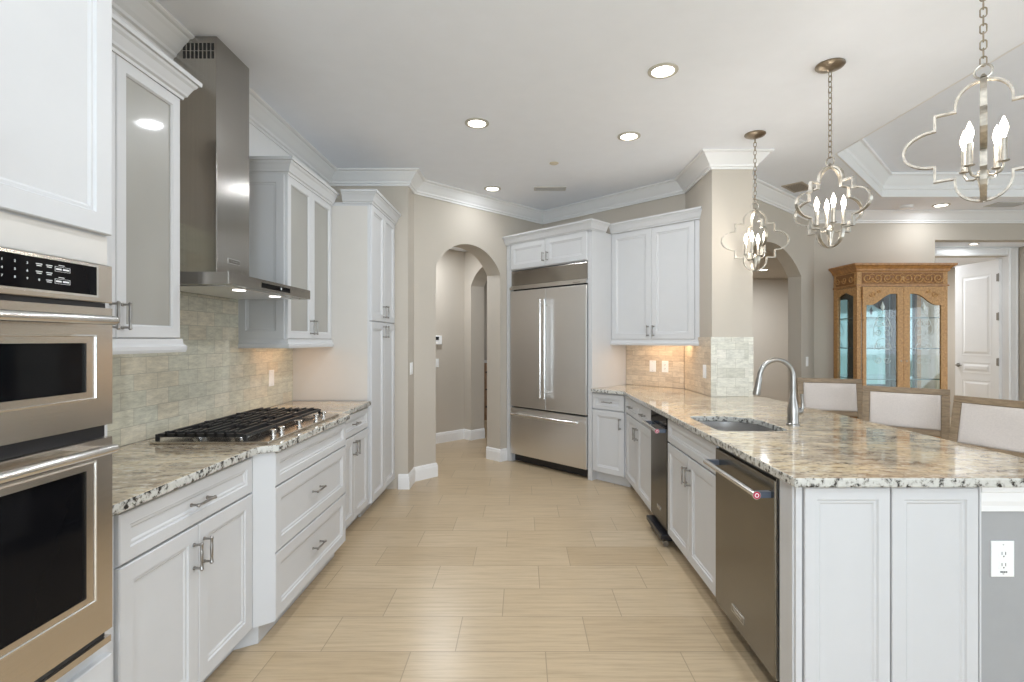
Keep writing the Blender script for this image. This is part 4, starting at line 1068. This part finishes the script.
XZ = Matrix(((1, 0, 0, 0), (0, 0, 1, 0), (0, 1, 0, 0), (0, 0, 0, 1)))
for i, (a, b_, pr) in enumerate(((.052, W_/2-.002, True), (W_/2+.002, W_-.052, False))):
    hole = arched(a+.04 if pr else a+.07, b_-.07 if pr else b_-.04, dh0+.08, zt-.21, zt-.08, pr)
    mb = MB(XZ).plate([(a, dh0), (b_, dh0), (b_, zt), (a, zt)], [hole], -.022, -.001)
    d = mb.build('glazed_door', M['oakcarved'], cc_)
    MB(XZ).plate(arched(a+.042 if pr else a+.072, b_-.072 if pr else b_-.042, dh0+.082, zt-.212, zt-.082, pr), [], -.012, -.009).build('glass_pane', M['glass'], d)
    mb = MB(); cx = (a+b_)/2; s_ = 1 if pr else -1
    scroll(mb, cx-s_*.12, zt-.085, .036, s_, -.024, th=.008); scroll(mb, cx-s_*.05, zt-.05, .024, -s_, -.024, th=.007)
    mb.build('carved_spandrel', M['oakcarved'], d, smooth=True)
    mb = MB()
    for s_ in (-1, 1):
        scroll(mb, cx+s_*.045, 1.60, .05, s_, -.0128, th=.003); scroll(mb, cx+s_*.05, 1.49, .04, -s_, -.0128, th=.003)
        scroll(mb, cx+s_*.05, 1.33, .045, s_, -.0128, th=.003); scroll(mb, cx+s_*.05, 1.17, .04, -s_, -.0128, th=.003)
        mb.tube([(cx, -.0128, 1.72), (cx+s_*.05, -.0128, 1.66), (cx+s_*.105, -.0128, 1.54), (cx+s_*.1, -.0128, 1.44)], .0022, 5)
        mb.tube([(cx, -.0128, 1.42), (cx+s_*.06, -.0128, 1.40), (cx+s_*.1, -.0128, 1.30)], .0022, 5)
    MB().lathe([(.002, -.05), (.018, -.02), (.024, 0), (.010, .03), (.002, .06)], (cx, -.0125, 1.78), 6).build('etched_medallion', M['etch'], d)
    mb.build('etched_scrollwork', M['etch'], d)
    MB().cyl((a+.03 if not pr else b_-.03, -.0225, 1.16), (a+.03 if not pr else b_-.03, -.030, 1.16), .008, seg=10).build('lock_escutcheon', M['bronze'], d)
hole = [(.07, u0+.10), (D_-.07, u0+.10), (D_-.07, zt-.10), (D_/2, zt-.045), (.07, zt-.10)]
mb = MB(tr(.001, D_, 0) @ rz(-PI/2) @ XZ).plate([(.05, u0+.031), (D_-.05, u0+.031), (D_-.05, zt), (.05, zt)], [hole], 0, .018)
sd = mb.build('side_frame', M['oakcarved'], cc_)
MB(tr(.001, D_, 0) @ rz(-PI/2) @ XZ).plate([(.068, u0+.098), (D_-.068, u0+.098), (D_-.068, zt-.095), (D_/2, zt-.04), (.068, zt-.095)], [], .02, .023).build('side_glass', M['glass'], sd)
for z in (.94, 1.297, 1.652): MB().box(.055, W_-.055, .03, D_-.02, z, z+.010).build('glass_shelf', M['shelfglass'], cc_)

# ------------------------------------------------------------ glimpses through the doorways
b_ = empty('bed', (6.05, 8.85, 0), 0, 'dark bed with white bedding glimpsed through the bedroom doorway', 'bed')
MB().box(-.8, .8, -.05, .60, .12, .42).box(-.75, -.68, 0, .07, 0, .12).box(.68, .75, 0, .07, 0, .12).box(-.75, -.68, .5, .57, 0, .12).box(.68, .75, .5, .57, 0, .12).build('bed_frame', M['darkwood'], b_, bevel=.01)
MB().box(-.78, .78, -.02, .60, .421, .70).build('mattress', M['linenwhite'], b_, bevel=.05)
mb = MB(); mb.box(-.85, .85, .61, .68, 0, 1.62)
for z in (.95, 1.15, 1.35, 1.5): mb.box(-.8, .8, .595, .609, z, z+.05)
mb.build('headboard', M['darkwood'], b_)
for s_ in (-.4, .4):
    p_ = MB(tr(6.05+s_, 9.25, .86) @ rx(math.radians(-20))).box(-.3, .3, -.08, .08, -.15, .17).build('pillow', M['linenwhite'], None, bevel=.06)
    tag(p_, 'white pillow leaning on the headboard in the bedroom', 'pillow', 'white pillows on the bed')
d_ = empty('chest_of_drawers', (-.62, 9.1, 0), 0, 'tan chest of drawers glimpsed beyond the vestibule', 'chest of drawers')
MB().box(-.5, .5, -.2, .25, .08, 1.0).box(-.5, .5, -.2, .25, 0, .08).build('case', M['tanwood'], d_)
MB().box(-.52, .52, -.22, .26, 1.001, 1.03).build('top', M['trim'], d_)
for z in (.10, .40, .70):
    dd = front(d_, 'drawer', -.48, .48, z, z+.28, mat='tanwood', y=-.2005); MB().cyl((.0, -.222, z+.14), (0, -.245, z+.14), .015, seg=12).cyl((.3, -.222, z+.14), (.3, -.245, z+.14), .015, seg=12).build('knob', M['black'], dd)

# unique empties need no meshes of their own
bpy.context.view_layer.update()
